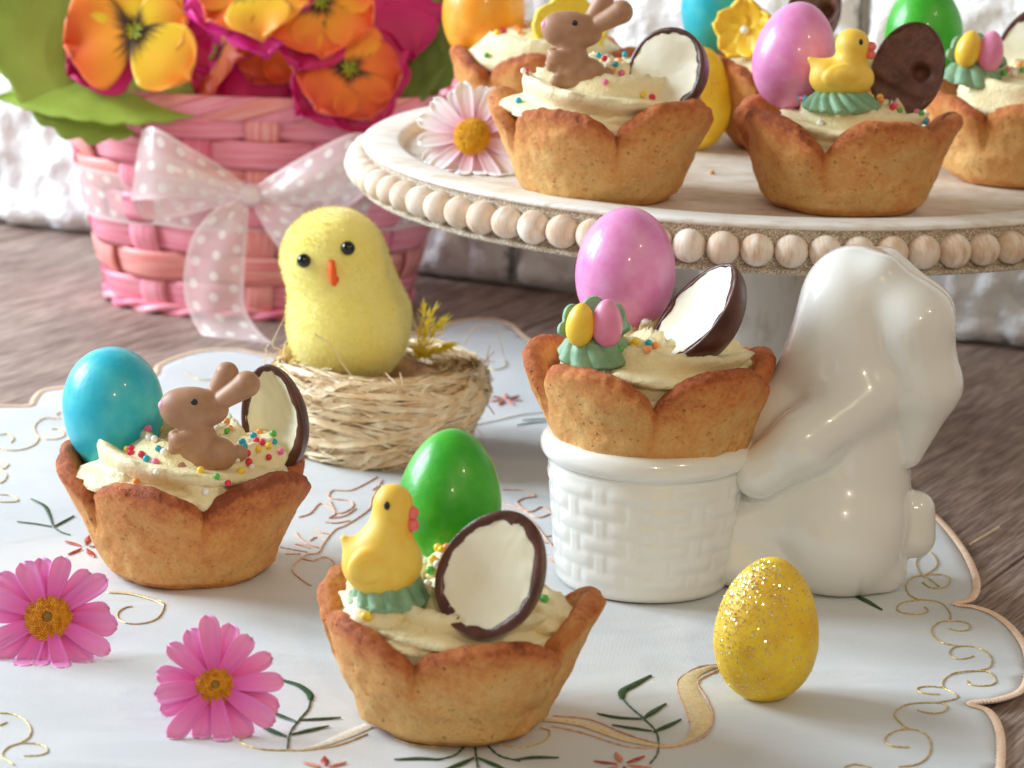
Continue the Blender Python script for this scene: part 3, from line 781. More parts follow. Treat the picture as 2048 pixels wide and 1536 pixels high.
# ------------------------------------------------------------------ pastry shells
def tart(label, loc, rotz, R=3.55, Hp=3.2, Hn=2.15, npet=5, seed=0, rb=.60, thick=.58, toast=0.0, lean=1.0, pw=.62, group='flower shaped pastry tarts', heights=None):
    t_ = thing('pastry_tart', label, 'tart', loc, (0, 0, rotz), group)
    rbm = R * rb; nth = 230
    nw_, nc, ni = 22, 9, 12
    vs_, at_ = [], []
    prof_n = None
    rs = random.Random(seed)
    hv = heights or [1 + rs.uniform(-.05, .05) for _ in range(npet)]
    lv = [rs.uniform(-.14, .10) for _ in range(npet)]
    for i in range(nth):
        th = 2 * math.pi * i / nth
        ph = th / (2 * math.pi) * npet + .07 * N(th * 1.3, seed); k = int(math.floor(ph)) % npet; fr = ph - math.floor(ph)
        x = abs(2 * fr - 1)
        shape = max(0.0, 1 - x ** 2.1) ** pw
        H = Hn + (Hp * hv[k] - Hn) * shape + .08 * N(th * 4, seed, 2) + .05 * N(th * 14, seed, 7)
        col, tc = [], []
        def rout(z):
            q = max(z, 0) / Hp
            return rbm + (R - rbm) * q ** .92 + lv[k] * lean * q ** 2 * shape + (.16 * (fr - .5) * 2 * lean - .12 * math.exp(-((x - 1) / .14) ** 2)) * min(1, max(0, (q - .38) / .35)) ** 1.5
        col.append((0.02, 0.0)); tc.append(.25)
        col.append((rbm - .5, 0.0)); tc.append(.3)
        for q in range(1, 4):
            a = q / 4 * math.pi / 2
            col.append((rbm - .5 + .5 * math.sin(a), .30 - .30 * math.cos(a))); tc.append(.3)
        zt = H - thick * .45
        for q in range(nw_):
            z = .30 + (zt - .30) * q / (nw_ - 1)
            col.append((rout(z), z)); d = H - z
            tc.append(.16 + .36 * max(0, 1 - d / 1.2) + .2 * max(0, 1 - d / .45) - .08 * (z < .9))
        th_top = thick * (1 - .15 * (1 - shape))
        rc = rout(zt) - th_top / 2
        for q in range(1, nc + 1):
            a = math.pi * q / (nc + 1)
            col.append((rc + th_top / 2 * math.cos(a), zt + th_top * .5 * math.sin(a))); tc.append(.72)
        for q in range(ni):
            z = zt - (zt - .7) * q / (ni - 1)
            col.append((max(.3, rout(z) - thick * (1 + .15 * q / ni)), z)); tc.append(.5 - .2 * q / ni)
        col.append((.02, .7)); tc.append(.2)
        for (r, z), tt in zip(col, tc):
            xx, yy = r * math.cos(th), r * math.sin(th)
            if r > .1 and z > .02:
                n1 = N3((xx * .7 + seed * 5, yy * .7, z * .9)) * .13 + N3((xx * 2.2, yy * 2.2 + seed, z * 2.2), 3) * (.055 + .07 * max(0, tt - .55))
                r2 = r + n1; z2 = z + (.6 * n1 if z > 1 else 0)
            else: r2, z2 = r, z
            vs_.append((r2 * math.cos(th), r2 * math.sin(th), z2))
            at_.append(tt + toast + .12 * math.sin(k * 2.1 + seed) * min(1, max(0, (z - 1.3) / 1.2)))
    m_ = len(vs_) // nth
    part('pastry_shell', vs_, grid_faces(nth, m_, cu=True), M_PASTRY, t_, attrs={'toast': at_})
    t_['_H'] = Hp
    return t_

CREAMS = {}; CENTRES = {}
def cream(parent, key, r_out=1.75, a0=.85, turns=2.1, z0=2.3, rise=1.0, lobes=6, seed=0, squash=.88, shift=(0, 0), fill=2.35, start=0.0, star=.16, blobs=()):
    acc = Acc()
    rz = parent.rotation_euler.z; start = start - rz
    blobs = [(bx * math.cos(rz) + by * math.sin(rz), -bx * math.sin(rz) + by * math.cos(rz), bz, rx, ry, rz_) for (bx, by, bz, rx, ry, rz_) in blobs]
    n = int(turns * 90); m_ = 42
    vs_ = []
    for i in range(n + 1):
        t = i / n; th = start + t * turns * 2 * math.pi
        r = r_out * (1 - t ** 1.25) + .05
        c = Vector((r * math.cos(th) + shift[0] * t, r * math.sin(th) + shift[1] * t, z0 + rise * t))
        rad = Vector((math.cos(th), math.sin(th), 0)); upv = Vector((0, 0, 1))
        a = a0 * (1 - .35 * t) * (min(1, .35 + i / 7)) * (1 if i < n - 10 else max(.05, (n - i) / 10))
        tw = th * .45
        for k in range(m_):
            ph = 2 * math.pi * k / m_
            s_ = 1 - abs(math.sin(lobes * .5 * (ph + tw)))
            ridge = 1 + star * (2 * s_ ** .8 - 1)
            rr = a * ridge
            tear = max(0, s_ - .25) * .26 * N(th * 30 + seed, k * .8, seed)
            q = c + rad * math.cos(ph) * rr * 1.05 + upv * math.sin(ph) * rr * squash
            rr2 = 1 + tear + .05 * N3((q.x * 1.7 + seed, q.y * 1.7, q.z * 1.7), 2)
            q = c + (rad * math.cos(ph) * 1.05 + upv * math.sin(ph) * squash) * rr * rr2
            vs_.append(q)
    acc.add((vs_, grid_faces(n + 1, m_, cv=True)))
    # what lies below the rope
    pr = [(fill * .72, z0 - 1.1), (fill * .92, z0 - .45), (fill * .93, z0 - .02), (fill * .75, z0 + .22), (fill * .5, z0 + .35), (.02, z0 + .4)]
    dense_ = []
    for (ra, za), (rb_, zb) in zip(pr[:-1], pr[1:]):
        for q in range(5): dense_.append((ra + (rb_ - ra) * q / 5, za + (zb - za) * q / 5))
    dense_.append(pr[-1])
    acc.add(lathe(dense_, 90, lambda t, r, z, j: (r * (1 + .05 * N3((math.cos(t) * 2 + seed, math.sin(t) * 2, z))), z + .10 * N3((r * math.cos(t) * 1.4, r * math.sin(t) * 1.4, seed)))))
    for (bx, by, bz, rx, ry, rz) in blobs:
        v2, f2 = ball((0, 0, 0), 1, 40, 26)
        vv = []
        for p in v2:
            d = Vector(p); k_ = 1 + .12 * N3((d.x * 2 + bx * 3, d.y * 2 + seed, d.z * 2)) - .09 * abs(math.sin(5 * d.z + 2.2 * d.x + bx)) + .05 * N3((d.x * 7, d.y * 7 + bx, d.z * 7), 2)
            vv.append((bx + d.x * rx * k_, by + d.y * ry * k_, bz + d.z * rz * k_))
        acc.add((vv, f2))
    o = part('cream', acc.v, acc.f, M_CREAM, parent)
    bpy.context.view_layer.update()
    mw = parent.matrix_world; CENTRES[key] = mw.translation / S
    CREAMS[key] = BVHTree.FromPolygons([mw @ (Vector(p) * S) for p in acc.v], acc.f)
    return o

pearl_me = {}
for n_, m_ in PEARL.items():
    v2, f2 = ball((0, 0, 0), .092, 14, 9); pearl_me[n_] = mesh_from('sugar_pearl', v2, f2)
def pearls(key, spec, where, scale=1.0):
    """small sugar pearls that rest on the cream of a tart; spec: colour letter, px, py"""
    names = dict(r='red', p='pink', y='yellow', w='white', b='blue', g='green', o='orange')
    cnt = {}
    hits = []
    for (c, px, py) in spec:
        d = _ray(px, py).normalized()
        hit = CREAMS[key].ray_cast(CAMP * S, d)
        if hit[0] is None:
            ctr = CENTRES[key]; hit = CREAMS[key].find_nearest(at_y(px, py, ctr.y - .8) * S)
            if hit[0] is None: continue
        rs = random.Random(px * 7 + py); s_ = scale * rs.uniform(.96, 1.2)
        p = hit[0] / S + hit[1].normalized() * (.045 * s_)
        n_ = names[c]
        o = link('sugar_pearl', pearl_me[n_], PEARL[n_], None, p, (rs.random(), rs.random(), 0), None, (s_, s_, s_))
        tag(o, 'tiny %s sugar pearl on the cream of %s' % (n_, where), 'sprinkle', 'sugar pearls on %s' % where)

# ------------------------------------------------------------------ sweets
def egg_profile(w, h, k, n=28):
    pr = []
    for i in range(n + 1):
        u = -math.cos(math.pi * i / n)
        pr.append((max(.004, w / 2 * math.sqrt(max(0, 1 - u * u)) * (1 - k * u) / (1 + .02)), h / 2 * u))
    return pr
def candy_egg(label, mat, c, w, h, k=.13, tilt=(0, 0, 0), seed=0, name='candy_egg', cat='candy egg', group='sugar coated eggs'):
    v2, f2 = lathe(egg_profile(w, h, k), 48, lambda t, r, z, j: (r * (1 + .012 * N3((math.cos(t) + seed, math.sin(t), z * .5))), z))
    o = link(name, mesh_from(name, v2, f2), mat, None, c, tilt)
    return tag(o, label, cat, group)

def half_egg(label, c, w, h, rot, k=.12, mode='filled', seed=0, rim=.13, group='halved chocolate eggs', depth=.5):
    """flat face in the local xz plane looking to -y"""
    ax_, no_ = Vector(rot[0]).normalized(), Vector(rot[1])
    no_ = (no_ - ax_ * no_.dot(ax_)).normalized()
    rot = Matrix(((-no_).cross(ax_), -no_, ax_)).transposed().to_euler()
    t_ = thing('chocolate_egg_half', label, 'chocolate', c, rot, group)
    pr = egg_profile(w, h, k, 30); D = depth / .5
    acc = Acc(); nA = 26
    vs_ = []
    for i in range(nA + 1):
        a = math.pi * i / nA
        for (r, z) in pr:
            vs_.append((r * math.cos(a), r * math.sin(a) * D, z))
    acc.add((vs_, grid_faces(nA + 1, len(pr))))
    # outline of the cut face
    out = [(r, z) for r, z in pr] + [(-r, z) for r, z in pr[::-1]]
    L = len(out)
    def ring(s_, y, jag, sd):
        res = []
        for q, (x, z) in enumerate(out):
            k_ = 1 - s_ / max(.3, math.hypot(x, z)); j_ = 1 - jag * abs(N3((x * .8 + sd, z * .8, sd), 4)) * 1.6
            res.append((x * k_ * j_, y + .3 * jag * N(x * 4, z * 4, sd), z * k_ * j_))
        return res
    rings = [ring(0, 0, 0, seed), ring(rim * .25, -.03, .0, seed), ring(rim, -.02, .12, seed + 3), ring(rim * 1.25, .10, .12, seed + 3)]
    acc.add(([p for r_ in rings for p in r_], grid_faces(len(rings), L, cv=True)))
    part('chocolate_shell', acc.v, acc.f, M_CHOC if mode != 'choc' else M_CHOC, t_)
    # the filling
    fv = []; nR = 14
    for q in range(nR + 1):
        s_ = 1 - q / nR
        for (x, y, z) in ring(rim * .9, 0, .10, seed + 3):
            dish = {'filled': .04, 'hollow': .55 * min(w, h) * .55, 'choc': .05}[mode] * (1 - s_ ** 2.2)
            rgh = 1.0 if mode != 'filled' else .25 + .75 * max(0, (s_ - .72) / .28)
            y2 = .0 + dish + rgh * (.05 * N3((x * s_ * 1.6 + seed, z * s_ * 1.6, 4)) + .025 * N3((x * s_ * 5, z * s_ * 5, seed)))
            if mode == 'choc':
                dd = math.hypot(x * s_ - .42, z * s_ - .05); y2 += .38 * math.exp(-(dd / .26) ** 4)
                y2 += .10 * math.exp(-((z * s_ + .75 + .2 * x * s_) / .12) ** 2)
            fv.append((x * s_, y2, z * s_))
    part('filling' if mode != 'choc' else 'chocolate_filling', fv, grid_faces(nR + 1, L, cv=True), M_FILL if mode != 'choc' else M_CHOCB, t_)
    return t_

sb_prims = [('e', (-.15, 0, 1.74), (.93, .52, .56), (0, math.radians(8), 0), .1), ('e', (-.62, 0, 1.66), (.42, .4, .42), .25),
            ('c', (-.22, .02, 1.25), (-.02, .02, .55), .46, .58, .10), ('e', (.42, -.18, .46), (.55, .42, .48), .05),
            ('c', (.44, .16, 2.15), (.74, .18, 2.62), .24, .33, .06), ('c', (.68, -.12, 1.98), (1.30, -.16, 2.40), .26, .37, .06),
            ('c', (-.15, -.38, 1.02), (-.58, -.44, .92), .18, .2, .05), ('e', (-.62, -.44, .92), (.22, .16, .22), .03), ('c', (-.72, -.2, 1.0), (-.70, -.2, .6), .17, .19, .06),
            ('c', (-.5, -.34, .13), (.2, -.36, .10), .17, .17, .05), ('e', (-.52, -.36, .17), (.22, .17, .19), .04), ('e', (1.0, .05, .42), (.24, .22, .24), .06), ('c', (-.38, -.2, .8), (-.4, -.2, .2), .25, .22, .08)]
SBV, SBF = solid(sb_prims, (-1.3, -.8, -.2), (1.9, .8, 3.1), .045)
SB_ME = mesh_from('body', SBV, SBF)
def sugar_bunny(label, loc, rot=(0, 0, 0), s_=1.0):
    t_ = thing('sugar_bunny', label, 'sugar bunny', loc, rot, 'brown sugar bunnies')
    t_.scale = (s_,) * 3
    link('body', SB_ME, M_MBROWN, t_)
    v2, f2 = ball((-.98, -.12, 1.84), .15, 14, 9); part('nose', v2, f2, M_NOSE, t_)
    v2, f2 = ball((-.10, -.50, 2.0), .095, 12, 8); part('eye', [(x, -.47 + (y + .5) * .45, z) for x, y, z in v2], f2, M_BLACK, t_)
    return t_

def rosette(parent, R=1.1, h_=.55, n_=9, name='rosette', z=0, flat=.35):
    pr = [(.02, -.05 + z), (R * .7, -.08 + z), (R * .98, -.05 + z), (R, .03 + z), (R * .93, .12 + z), (R * .8, h_ * .55 + z), (R * .62, h_ * .9 + z), (R * .45, h_ + z), (.02, h_ * .95 + z)]
    dn = []
    for (ra, za), (rb_, zb) in zip(pr[:-1], pr[1:]):
        for q in range(4): dn.append((ra + (rb_ - ra) * q / 4, za + (zb - za) * q / 4))
    dn.append(pr[-1])
    def fr(t, r, z_, j):
        q = abs(math.cos(n_ * .5 * (t + .9 * (1 - r / R)))) ** .7
        return r * (1 - .13 * (1 - q) * (r / R) ** 1.2) + .015 * N(t * 9, r), z_ + .09 * (q - .5) * min(1, r / R * 1.4)
    v2, f2 = lathe(dn, 150, fr); return part(name, v2, f2, M_SAGE, parent)

def duck_solid(stand_up):
    if stand_up:
        pr = [('e', (0, 0, .78), (.88, .62, .74), .1), ('c', (.08, 0, 1.1), (.28, 0, 1.9), .60, .40, .28), ('e', (.30, 0, 2.06), (.44, .42, .47), .12),
              ('c', (-.45, 0, 1.0), (-.80, 0, 1.36), .36, .09, .18), ('e', (-.26, -.50, .86), (.52, .22, .40), (0, math.radians(-18), 0), .035), ('e', (.02, -.56, .92), (.22, .13, .3), .03)]
        return solid(pr, (-1.2, -1, -.2), (1.2, 1, 2.8), .045)
    pr = [('e', (0, 0, .66), (.98, .62, .64), .1), ('c', (.22, 0, 1.0), (.30, 0, 1.5), .52, .46, .16), ('e', (.30, 0, 1.66), (.52, .48, .50), .06),
          ('c', (-.6, 0, .95), (-.98, 0, 1.24), .34, .07, .16), ('e', (-.05, -.50, .80), (.58, .2, .36), (0, math.radians(-10), 0), .03), ('e', (.0, -.62, .84), (.34, .12, .2), .025)]
    return solid(pr, (-1.3, -1, -.2), (1.3, 1, 2.5), .045)
def sugar_duck(label, loc, rot, stand_up, R=1.0):
    t_ = thing('sugar_duck', label, 'sugar duck', loc, rot, 'yellow sugar ducks')
    v2, f2 = duck_solid(stand_up); zb = .22 if not stand_up else .05
    part('body', [(x, y, z + zb) for x, y, z in v2], f2, M_DUCK, t_)
    if stand_up: bk = [(.70, -.16, 1.90, .155), (.70, -.16, 1.63, .15)]; ey = (.16, -.415, 2.14)
    else: bk = [(.84, -.12, 1.62, .16), (.84, -.12, 1.38, .15)]; ey = (.50, -.42, 1.80)
    for (x, y, z, r) in bk:
        v2, f2 = ball((x, y, z + zb), r, 14, 9); part('beak', v2, f2, M_CORAL, t_)
    v2, f2 = ball((0, 0, 0), .085, 12, 8); part('eye', [(ey[0] + x * .8, ey[1] + y * .6, ey[2] + zb + z * 1.15) for x, y, z in v2], f2, M_BLACK, t_)
    if stand_up: rosette(t_, R * 1.15, .85, 13, z=-.12).location = Vector((.12, .32, 0)) * S
    else: rosette(t_, R, .5, 15)
    return t_

def sugar_nest(label, loc, rot, big=False):
    t_ = thing('sugar_nest', label, 'sugar nest', loc, rot, 'sage sugar nests with mini eggs')
    rosette(t_, 1.05, .62, 9)
    # ruffled back of the nest
    vs_ = []
    for i in range(41):
        a = math.radians(-5 + 190 * i / 40); q = abs(math.cos(i * .32)) ** .8
        for j in range(9):
            s_ = j / 8; R_ = .62 + .30 * s_ + .10 * q * s_
            vs_.append((R_ * math.cos(a) * 1.0, R_ * math.sin(a) * .55 + .05, .4 + 1.05 * s_ * (.75 + .25 * q) * math.sin(math.radians(min(180, max(0, math.degrees(a) * .8 + 18)))) + .02))
    o = part('ruffle', vs_, grid_faces(41, 9), M_SAGE, t_)
    so = o.modifiers.new('thick', 'SOLIDIFY'); so.thickness = .0016
    for (x, z, m_, ti) in ((-.42, 1.08, M_MINIY, .12), (.30, 1.08, M_MINIP, .02)):
        v2, f2 = lathe(egg_profile(.80 if x < 0 else .86, 1.22 if x < 0 else 1.36, .12), 32)
        part('mini_egg', v2, f2, m_, t_, loc=(x, -.38, z), rot=(-.1, ti, 0))
    return t_

def sugar_flower(label, loc, rot, R=.95, mat=None, pearl=True):
    t_ = thing('sugar_flower', label, 'sugar flower', loc, rot, 'yellow sugar flowers')
    for k in range(5):
        a = k * 2 * math.pi / 5 + .3
        vs_ = []
        for i in range(11):
            s_ = i / 10
            for j in range(11):
                w_ = (j / 10 - .5) * 2
                wid = .62 * R * math.sin(math.pi * (.12 + .80 * s_)) ** .8
                x = s_ * R; y = w_ * wid; z = .12 + .35 * s_ * s_ * R + .10 * w_ * w_ * R + .03 * math.sin(w_ * 7)
                vs_.append((x * math.cos(a) - y * math.sin(a), x * math.sin(a) + y * math.cos(a), z + .02 * k))
        o = part('petal', vs_, grid_faces(11, 11), mat or M_SUGFLOW, t_)
        so = o.modifiers.new('thick', 'SOLIDIFY'); so.thickness = .0014; so.offset = 0
    if pearl:
        v2, f2 = ball((0, 0, .32), .15, 14, 9); part('pearl', v2, f2, PEARL['white'], t_)
    return t_

# ------------------------------------------------------------------ the three tarts in front
ZC = .10
D2R = math.radians
# front tart
duck_z = at_y(768, 1206, on_z(905, 1442, ZC).y - 1.5).z - ZC
fl = on_z(905, 1442, ZC)
tA = tart('pastry tart nearest the camera with a sugar duck and green egg', fl, D2R(36), heights=[1.0, 1.10, 1.03, .98, 1.09], R=3.52, Hp=3.1, Hn=2.2, seed=3, rb=.60, toast=-.02)
cream(tA, 'front', 1.78, .92, 2.0, 2.62, .85, seed=2, start=D2R(150), lobes=7, star=.32, fill=2.75, blobs=((-1.75, -1.35, duck_z - .38, 1.0, .85, .66), (-1.95, .5, 3.2, .65, .85, .95), (-.75, -1.7, 2.62, 1.2, .7, .62), (.6, 1.4, 3.3, 1.3, .9, .9), (.0, .35, 3.85, .85, .6, .66), (2.0, -.3, 2.9, .8, 1.0, .75)))
candy_egg('glossy green candy egg standing at the back of the front tart', M_GREEN, at_y(900, 990, fl.y + 1.5), 2.58, 3.3, .16, (D2R(-6), D2R(2), 0), 1)
sugar_duck('sugar duck sitting upright on the front tart', at_y(768, 1200, fl.y - 1.6), (D2R(-4), D2R(-4), D2R(4)), True, .80).scale = (1.08,) * 3
half_egg('halved chocolate egg with smooth white filling leaning on the front tart', at_y(982, 1146, fl.y - 2.2), 2.62, 3.12, ((.47, .16, .87), (-.36, -.86, .36)), .10, 'filled', 5, .19)
pearls('front', [('g', 873, 1040), ('o', 888, 1046), ('w', 866, 1078), ('y', 846, 1062), ('w', 915, 1058), ('y', 880, 1096), ('r', 898, 1080), ('w', 850, 1050), ('g', 862, 1142), ('y', 832, 1166), ('w', 857, 1168), ('p', 770, 1182), ('p', 762, 1188), ('y', 730, 1232), ('y', 736, 1236), ('g', 1088, 1200), ('o', 880, 1065), ('y', 856, 1100), ('g', 840, 1176), ('y', 900, 1052), ('p', 905, 1072), ('o', 935, 1050), ('y', 925, 1066), ('w', 886, 1110), ('y', 868, 1120), ('p', 790, 1215), ('w', 700, 1190)], 'the front tart')

# left tart
ll = on_z(375, 1138, ZC)
tB = tart('browned pastry tart with a blue egg and a sugar bunny beside the pink daisies', ll, D2R(69), R=3.60, Hp=3.35, Hn=2.5, seed=8, rb=.62, toast=.16, pw=.7)
cream(tB, 'left', 1.85, 1.02, 2.0, 2.98, .6, seed=5, start=D2R(180), lobes=6, star=.32, fill=2.8, blobs=((.7, -1.7, 2.75, 1.2, .9, .75), (1.8, -.4, 3.2, .95, 1.0, .85), (-1.4, -1.3, 2.9, 1.0, .8, .7)))
candy_egg('turquoise candy egg standing in the browned tart behind the sugar bunny', M_BLUE, at_y(228, 826, ll.y + .4), 2.86, 3.72, -.10, (D2R(-4), D2R(-6), 0), 2)
sugar_bunny('brown sugar bunny with a pink nose on the browned tart', at_y(406, 938, ll.y - 1.6), (0, D2R(-3), D2R(0)), 1.0)
half_egg('hollow chocolate egg half lined with cream behind the sugar bunny of the browned tart', at_y(543, 838, ll.y + 1.0), 2.1, 3.1, ((-.16, .22, .95), (-.5, -.83, .25)), .10, 'hollow', 9, .14)
pearls('left', [('p', 293, 860), ('y', 318, 858), ('w', 298, 875), ('w', 310, 880), ('b', 318, 898), ('r', 264, 898), ('y', 256, 900), ('r', 285, 910), ('r', 262, 908), ('b', 294, 920), ('p', 312, 925), ('w', 314, 942), ('o', 273, 965),
                ('g', 433, 953), ('r', 455, 963), ('y', 481, 945), ('w', 503, 936), ('w', 472, 917), ('r', 492, 906), ('r', 495, 922), ('w', 411, 983), ('y', 401, 944), ('w', 427, 936), ('r', 536, 914), ('y', 515, 897), ('b', 547, 886), ('r', 513, 884), ('r', 522, 886),
                ('b', 486, 887), ('b', 506, 874), ('g', 546, 871), ('y', 555, 872), ('p', 578, 875), ('o', 520, 867), ('o', 461, 858), ('o', 457, 845), ('g', 451, 863), ('w', 330, 905), ('b', 488, 895), ('r', 500, 930)], 'the browned tart')

# ceramic egg cup rabbit
cl = on_z(1284, 1156, ZC)
rabbit = thing('ceramic_rabbit_cup', 'glossy white ceramic rabbit hugging a basket shaped egg cup', 'egg cup', (cl.x, cl.y, ZC))
CR, CB, CH = 3.02, 2.46, 4.28
cp = [(0.02, .0), (CB - .25, .0), (CB - .08, .04), (CB, .18)]
for q in range(1, 40):
    s_ = q / 40; cp.append((CB + (CR - .22 - CB) * s_ ** 1.2, .18 + (CH - .75 - .18) * s_))
for q in range(13):
    a = -math.pi * .45 + q / 12 * math.pi * 1.25
    cp.append((CR - .30 + .30 * math.cos(a), CH - .36 + .36 * math.sin(a)))
cp += [(CR - .62, CH - .7), (CR - .72, CH - 1.4), (.02, CH - 1.6)]
def weave(t, r, z, j):
    if 4 <= j <= 42:
        rowf = (z - .35) / .5; row_ = math.floor(rowf); fz = rowf - row_
        if z > 3.35 or z < .3: return r, z
        ph = t * 4.5 / math.pi + (row_ % 2) * .5
        wv = math.cos(2 * math.pi * ph)
        am = .055 * min(1, max(0, wv + .80) * 1.3) ** .7
        d = am * math.sin(math.pi * fz) ** .8 + .03 * (wv < -.86)
        fade = min(1, (3.35 - z) / .25, (z - .3) / .2)
        return r + d * fade, z
    return r, z
v2, f2 = lathe(cp, 260, weave); part('basket_cup', v2, f2, M_CERAMIC, rabbit)
rl = on_z(1672, 1168, ZC)
ox, oy = rl.x - cl.x, rl.y - cl.y
def o3(x, y, z): return (x + ox, y + oy, z)
rab = [('e', o3(.05, .1, 8.0), (1.55, 1.5, 1.75), .3), ('e', o3(-.2, -.1, 7.0), (1.42, 1.4, 1.5), .5),
       ('c', o3(.15, .1, 6.2), o3(.15, .15, 2.2), 1.55, 1.85, .8), ('c', o3(-.4, .5, 6.4), o3(-2.3, .5, 4.3), 1.05, .85, .9), ('c', o3(-1.6, .3, 4.4), o3(-1.5, .2, 1.4), 1.1, 1.2, .8),
       ('e', o3(-.05, -.5, 1.75), (1.85, 1.6, 2.0), .22), ('c', o3(-1.9, -.5, .55), o3(1.1, -.2, .6), .62, .85, .45), ('c', o3(-1.2, .1, 1.9), o3(-3.0, .1, 1.7), 1.35, 1.15, .5), ('c', o3(-1.5, -.5, .7), o3(-3.0, -.5, .7), .75, .7, .4),
       ('c', o3(.45, -1.0, 5.8), o3(-1.3, -1.45, 4.55), .92, .82, .42), ('c', o3(-1.3, -1.4, 4.5), o3(-2.45, -1.15, 3.5), .82, .72, .45),
       ('c', o3(.7, -.6, 9.0), o3(1.6, -.85, 7.9), .6, 1.0, .5), ('c', o3(1.6, -.85, 7.9), o3(2.02, -.9, 6.1), 1.0, .96, .45), ('c', o3(2.02, -.9, 6.1), o3(1.72, -.75, 4.1), 1.0, .38, .22),
       ('c', o3(.9, .8, 9.0), o3(2.0, 1.0, 7.7), .6, .9, .4), ('c', o3(2.0, 1.0, 7.7), o3(2.35, 1.0, 6.2), .9, .75, .3), ('c', o3(2.35, 1.0, 6.2), o3(1.9, .9, 4.6), .75, .35, .3),
       ('c', o3(2.1, -.1, 1.5), o3(2.1, -.1, 2.3), .6, .54, .16)]
v2, f2 = solid(rab, (ox - 4.6, oy - 2.9, -.2), (ox + 3.6, oy + 2.8, 10.3), .09, floor=.0)
part('rabbit_body', v2, f2, M_CERAMIC, rabbit)

# tart in the cup
tc_ = Vector((cl.x + .02, cl.y, ZC + CH - 1.02))
tC = tart('golden pastry tart sitting in the ceramic basket cup', tc_, D2R(53), R=3.60, Hp=3.35, Hn=2.35, seed=14, rb=.66, toast=.02, pw=.66)
cream(tC, 'cup', 1.75, .98, 2.0, 2.98, .55, seed=11, start=D2R(230), lobes=7, star=.32, fill=2.75, blobs=((-1.7, -.5, 3.1, .75, .8, .95), (.5, -1.6, 2.7, 1.0, .8, .75), (1.9, .2, 3.0, .7, .9, .8)))
candy_egg('large pink candy egg in the tart held by the ceramic rabbit', M_PINK, at_y(1251, 543, tc_.y + 1.2), 2.86, 3.62, .02, (D2R(-5), D2R(3), 0), 3)
sugar_nest('sage sugar nest with yellow and pink mini eggs on the tart in the ceramic cup', at_y(1190, 708, tc_.y - 1.5), (D2R(12), D2R(-4), D2R(4)))
half_egg('bitten chocolate egg half showing white cream on the tart in the ceramic cup', at_y(1390, 624, tc_.y - 1.3), 2.6, 3.3, ((.62, .05, .78), (-.62, -.34, .62)), .08, 'filled', 21, .08)
pearls('cup', [('r', 1092, 662), ('o', 1086, 680), ('p', 1116, 712), ('p', 1122, 708), ('g', 1250, 694), ('b', 1297, 684), ('y', 1272, 682), ('o', 1294, 698), ('o', 1300, 630), ('y', 1268, 690), ('p', 1460, 655), ('g', 1468, 668), ('w', 1288, 645), ('y', 1112, 602), ('o', 1310, 690), ('g', 1243, 700)], 'the tart in the ceramic cup')

# ------------------------------------------------------------------ tarts on the stand
ZP = ZT - .30
s1 = on_z(1196, 390, ZP)
tD = tart('left front tart on the cake stand with a bunny and halved egg', s1, D2R(62), R=3.55, Hp=3.2, Hn=2.2, seed=22, rb=.66, toast=-.02)
cream(tD, 's1', 1.8, 1.05, 2.1, 2.8, .85, seed=17, start=D2R(170), lobes=6, star=.32, fill=2.75, blobs=((.8, -1.5, 2.5, .9, .7, .7),))
sugar_bunny('brown sugar bunny with a pink nose on the front cake stand tart', at_y(1146, 172, s1.y - 1.2), (0, D2R(2), 0), .98)
half_egg('halved chocolate egg with white filling and crumbly rim on the cake stand', at_y(1326, 150, s1.y - 1.3), 2.65, 3.0, ((.42, .1, .88), (-.52, -.78, .30)), -.10, 'filled', 31, .13)
pearls('s1', [('w', 1045, 98), ('r', 1063, 122), ('o', 1031, 128), ('b', 1166, 132), ('y', 1121, 142), ('y', 1173, 150), ('p', 1190, 140), ('p', 1211, 165), ('r', 1198, 141), ('w', 1214, 130), ('p', 1242, 147), ('b', 1231, 130), ('b', 1250, 110), ('r', 1208, 108), ('g', 1191, 100), ('o', 1240, 124), ('r', 1304, 198), ('r', 1300, 244), ('b', 1038, 204), ('y', 1285, 188), ('o', 1226, 142), ('b', 1196, 112)], 'the front cake stand tart')
s2 = on_z(1686, 411, ZP)
tE = tart('tart with a pink egg and a sugar duck at the front of the cake stand', s2, D2R(35), R=3.55, Hp=3.05, Hn=1.9, seed=35, rb=.66, toast=.05, lean=1.5)
cream(tE, 's2', 1.75, .9, 2.0, 2.3, .6, seed=23, start=D2R(200), lobes=6, star=.32, fill=2.65)
candy_egg('pink candy egg behind the sugar duck on the cake stand', M_PINK, at_y(1590, 112, s2.y + .9), 2.62, 3.35, .10, (D2R(-4), D2R(7), 0), 5)
sugar_duck('sugar duck on a wide sage rosette on the cake stand', at_y(1682, 214, s2.y - 1.2), (0, D2R(-2), D2R(0)), False, 1.2)
half_egg('solid chocolate egg half with a round hole on the cake stand', at_y(1816, 140, s2.y + .1), 2.25, 3.0, ((.26, .15, .95), (-.1, -.97, .2)), .03, 'choc', 41, .03)
pearls('s2', [('r', 1570, 176), ('o', 1592, 172), ('b', 1602, 172), ('b', 1604, 199), ('w', 1588, 196), ('o', 1582, 216), ('w', 1642, 246), ('y', 1755, 140), ('o', 1763, 184), ('r', 1772, 190), ('y', 1777, 184), ('w', 1792, 196), ('o', 1806, 201), ('g', 1812, 212), ('p', 1788, 212), ('r', 1783, 216), ('p', 1831, 214), ('g', 1842, 228), ('b', 1854, 246), ('r', 1866, 252), ('w', 1676, 230)], 'the cake stand tart with the duck')
s3 = on_z(1080, 262, ZP)
tF = tart('back left tart on the cake stand with an orange egg', s3, D2R(230), R=3.5, Hp=3.1, Hn=2.2, seed=44, rb=.66, toast=.02)
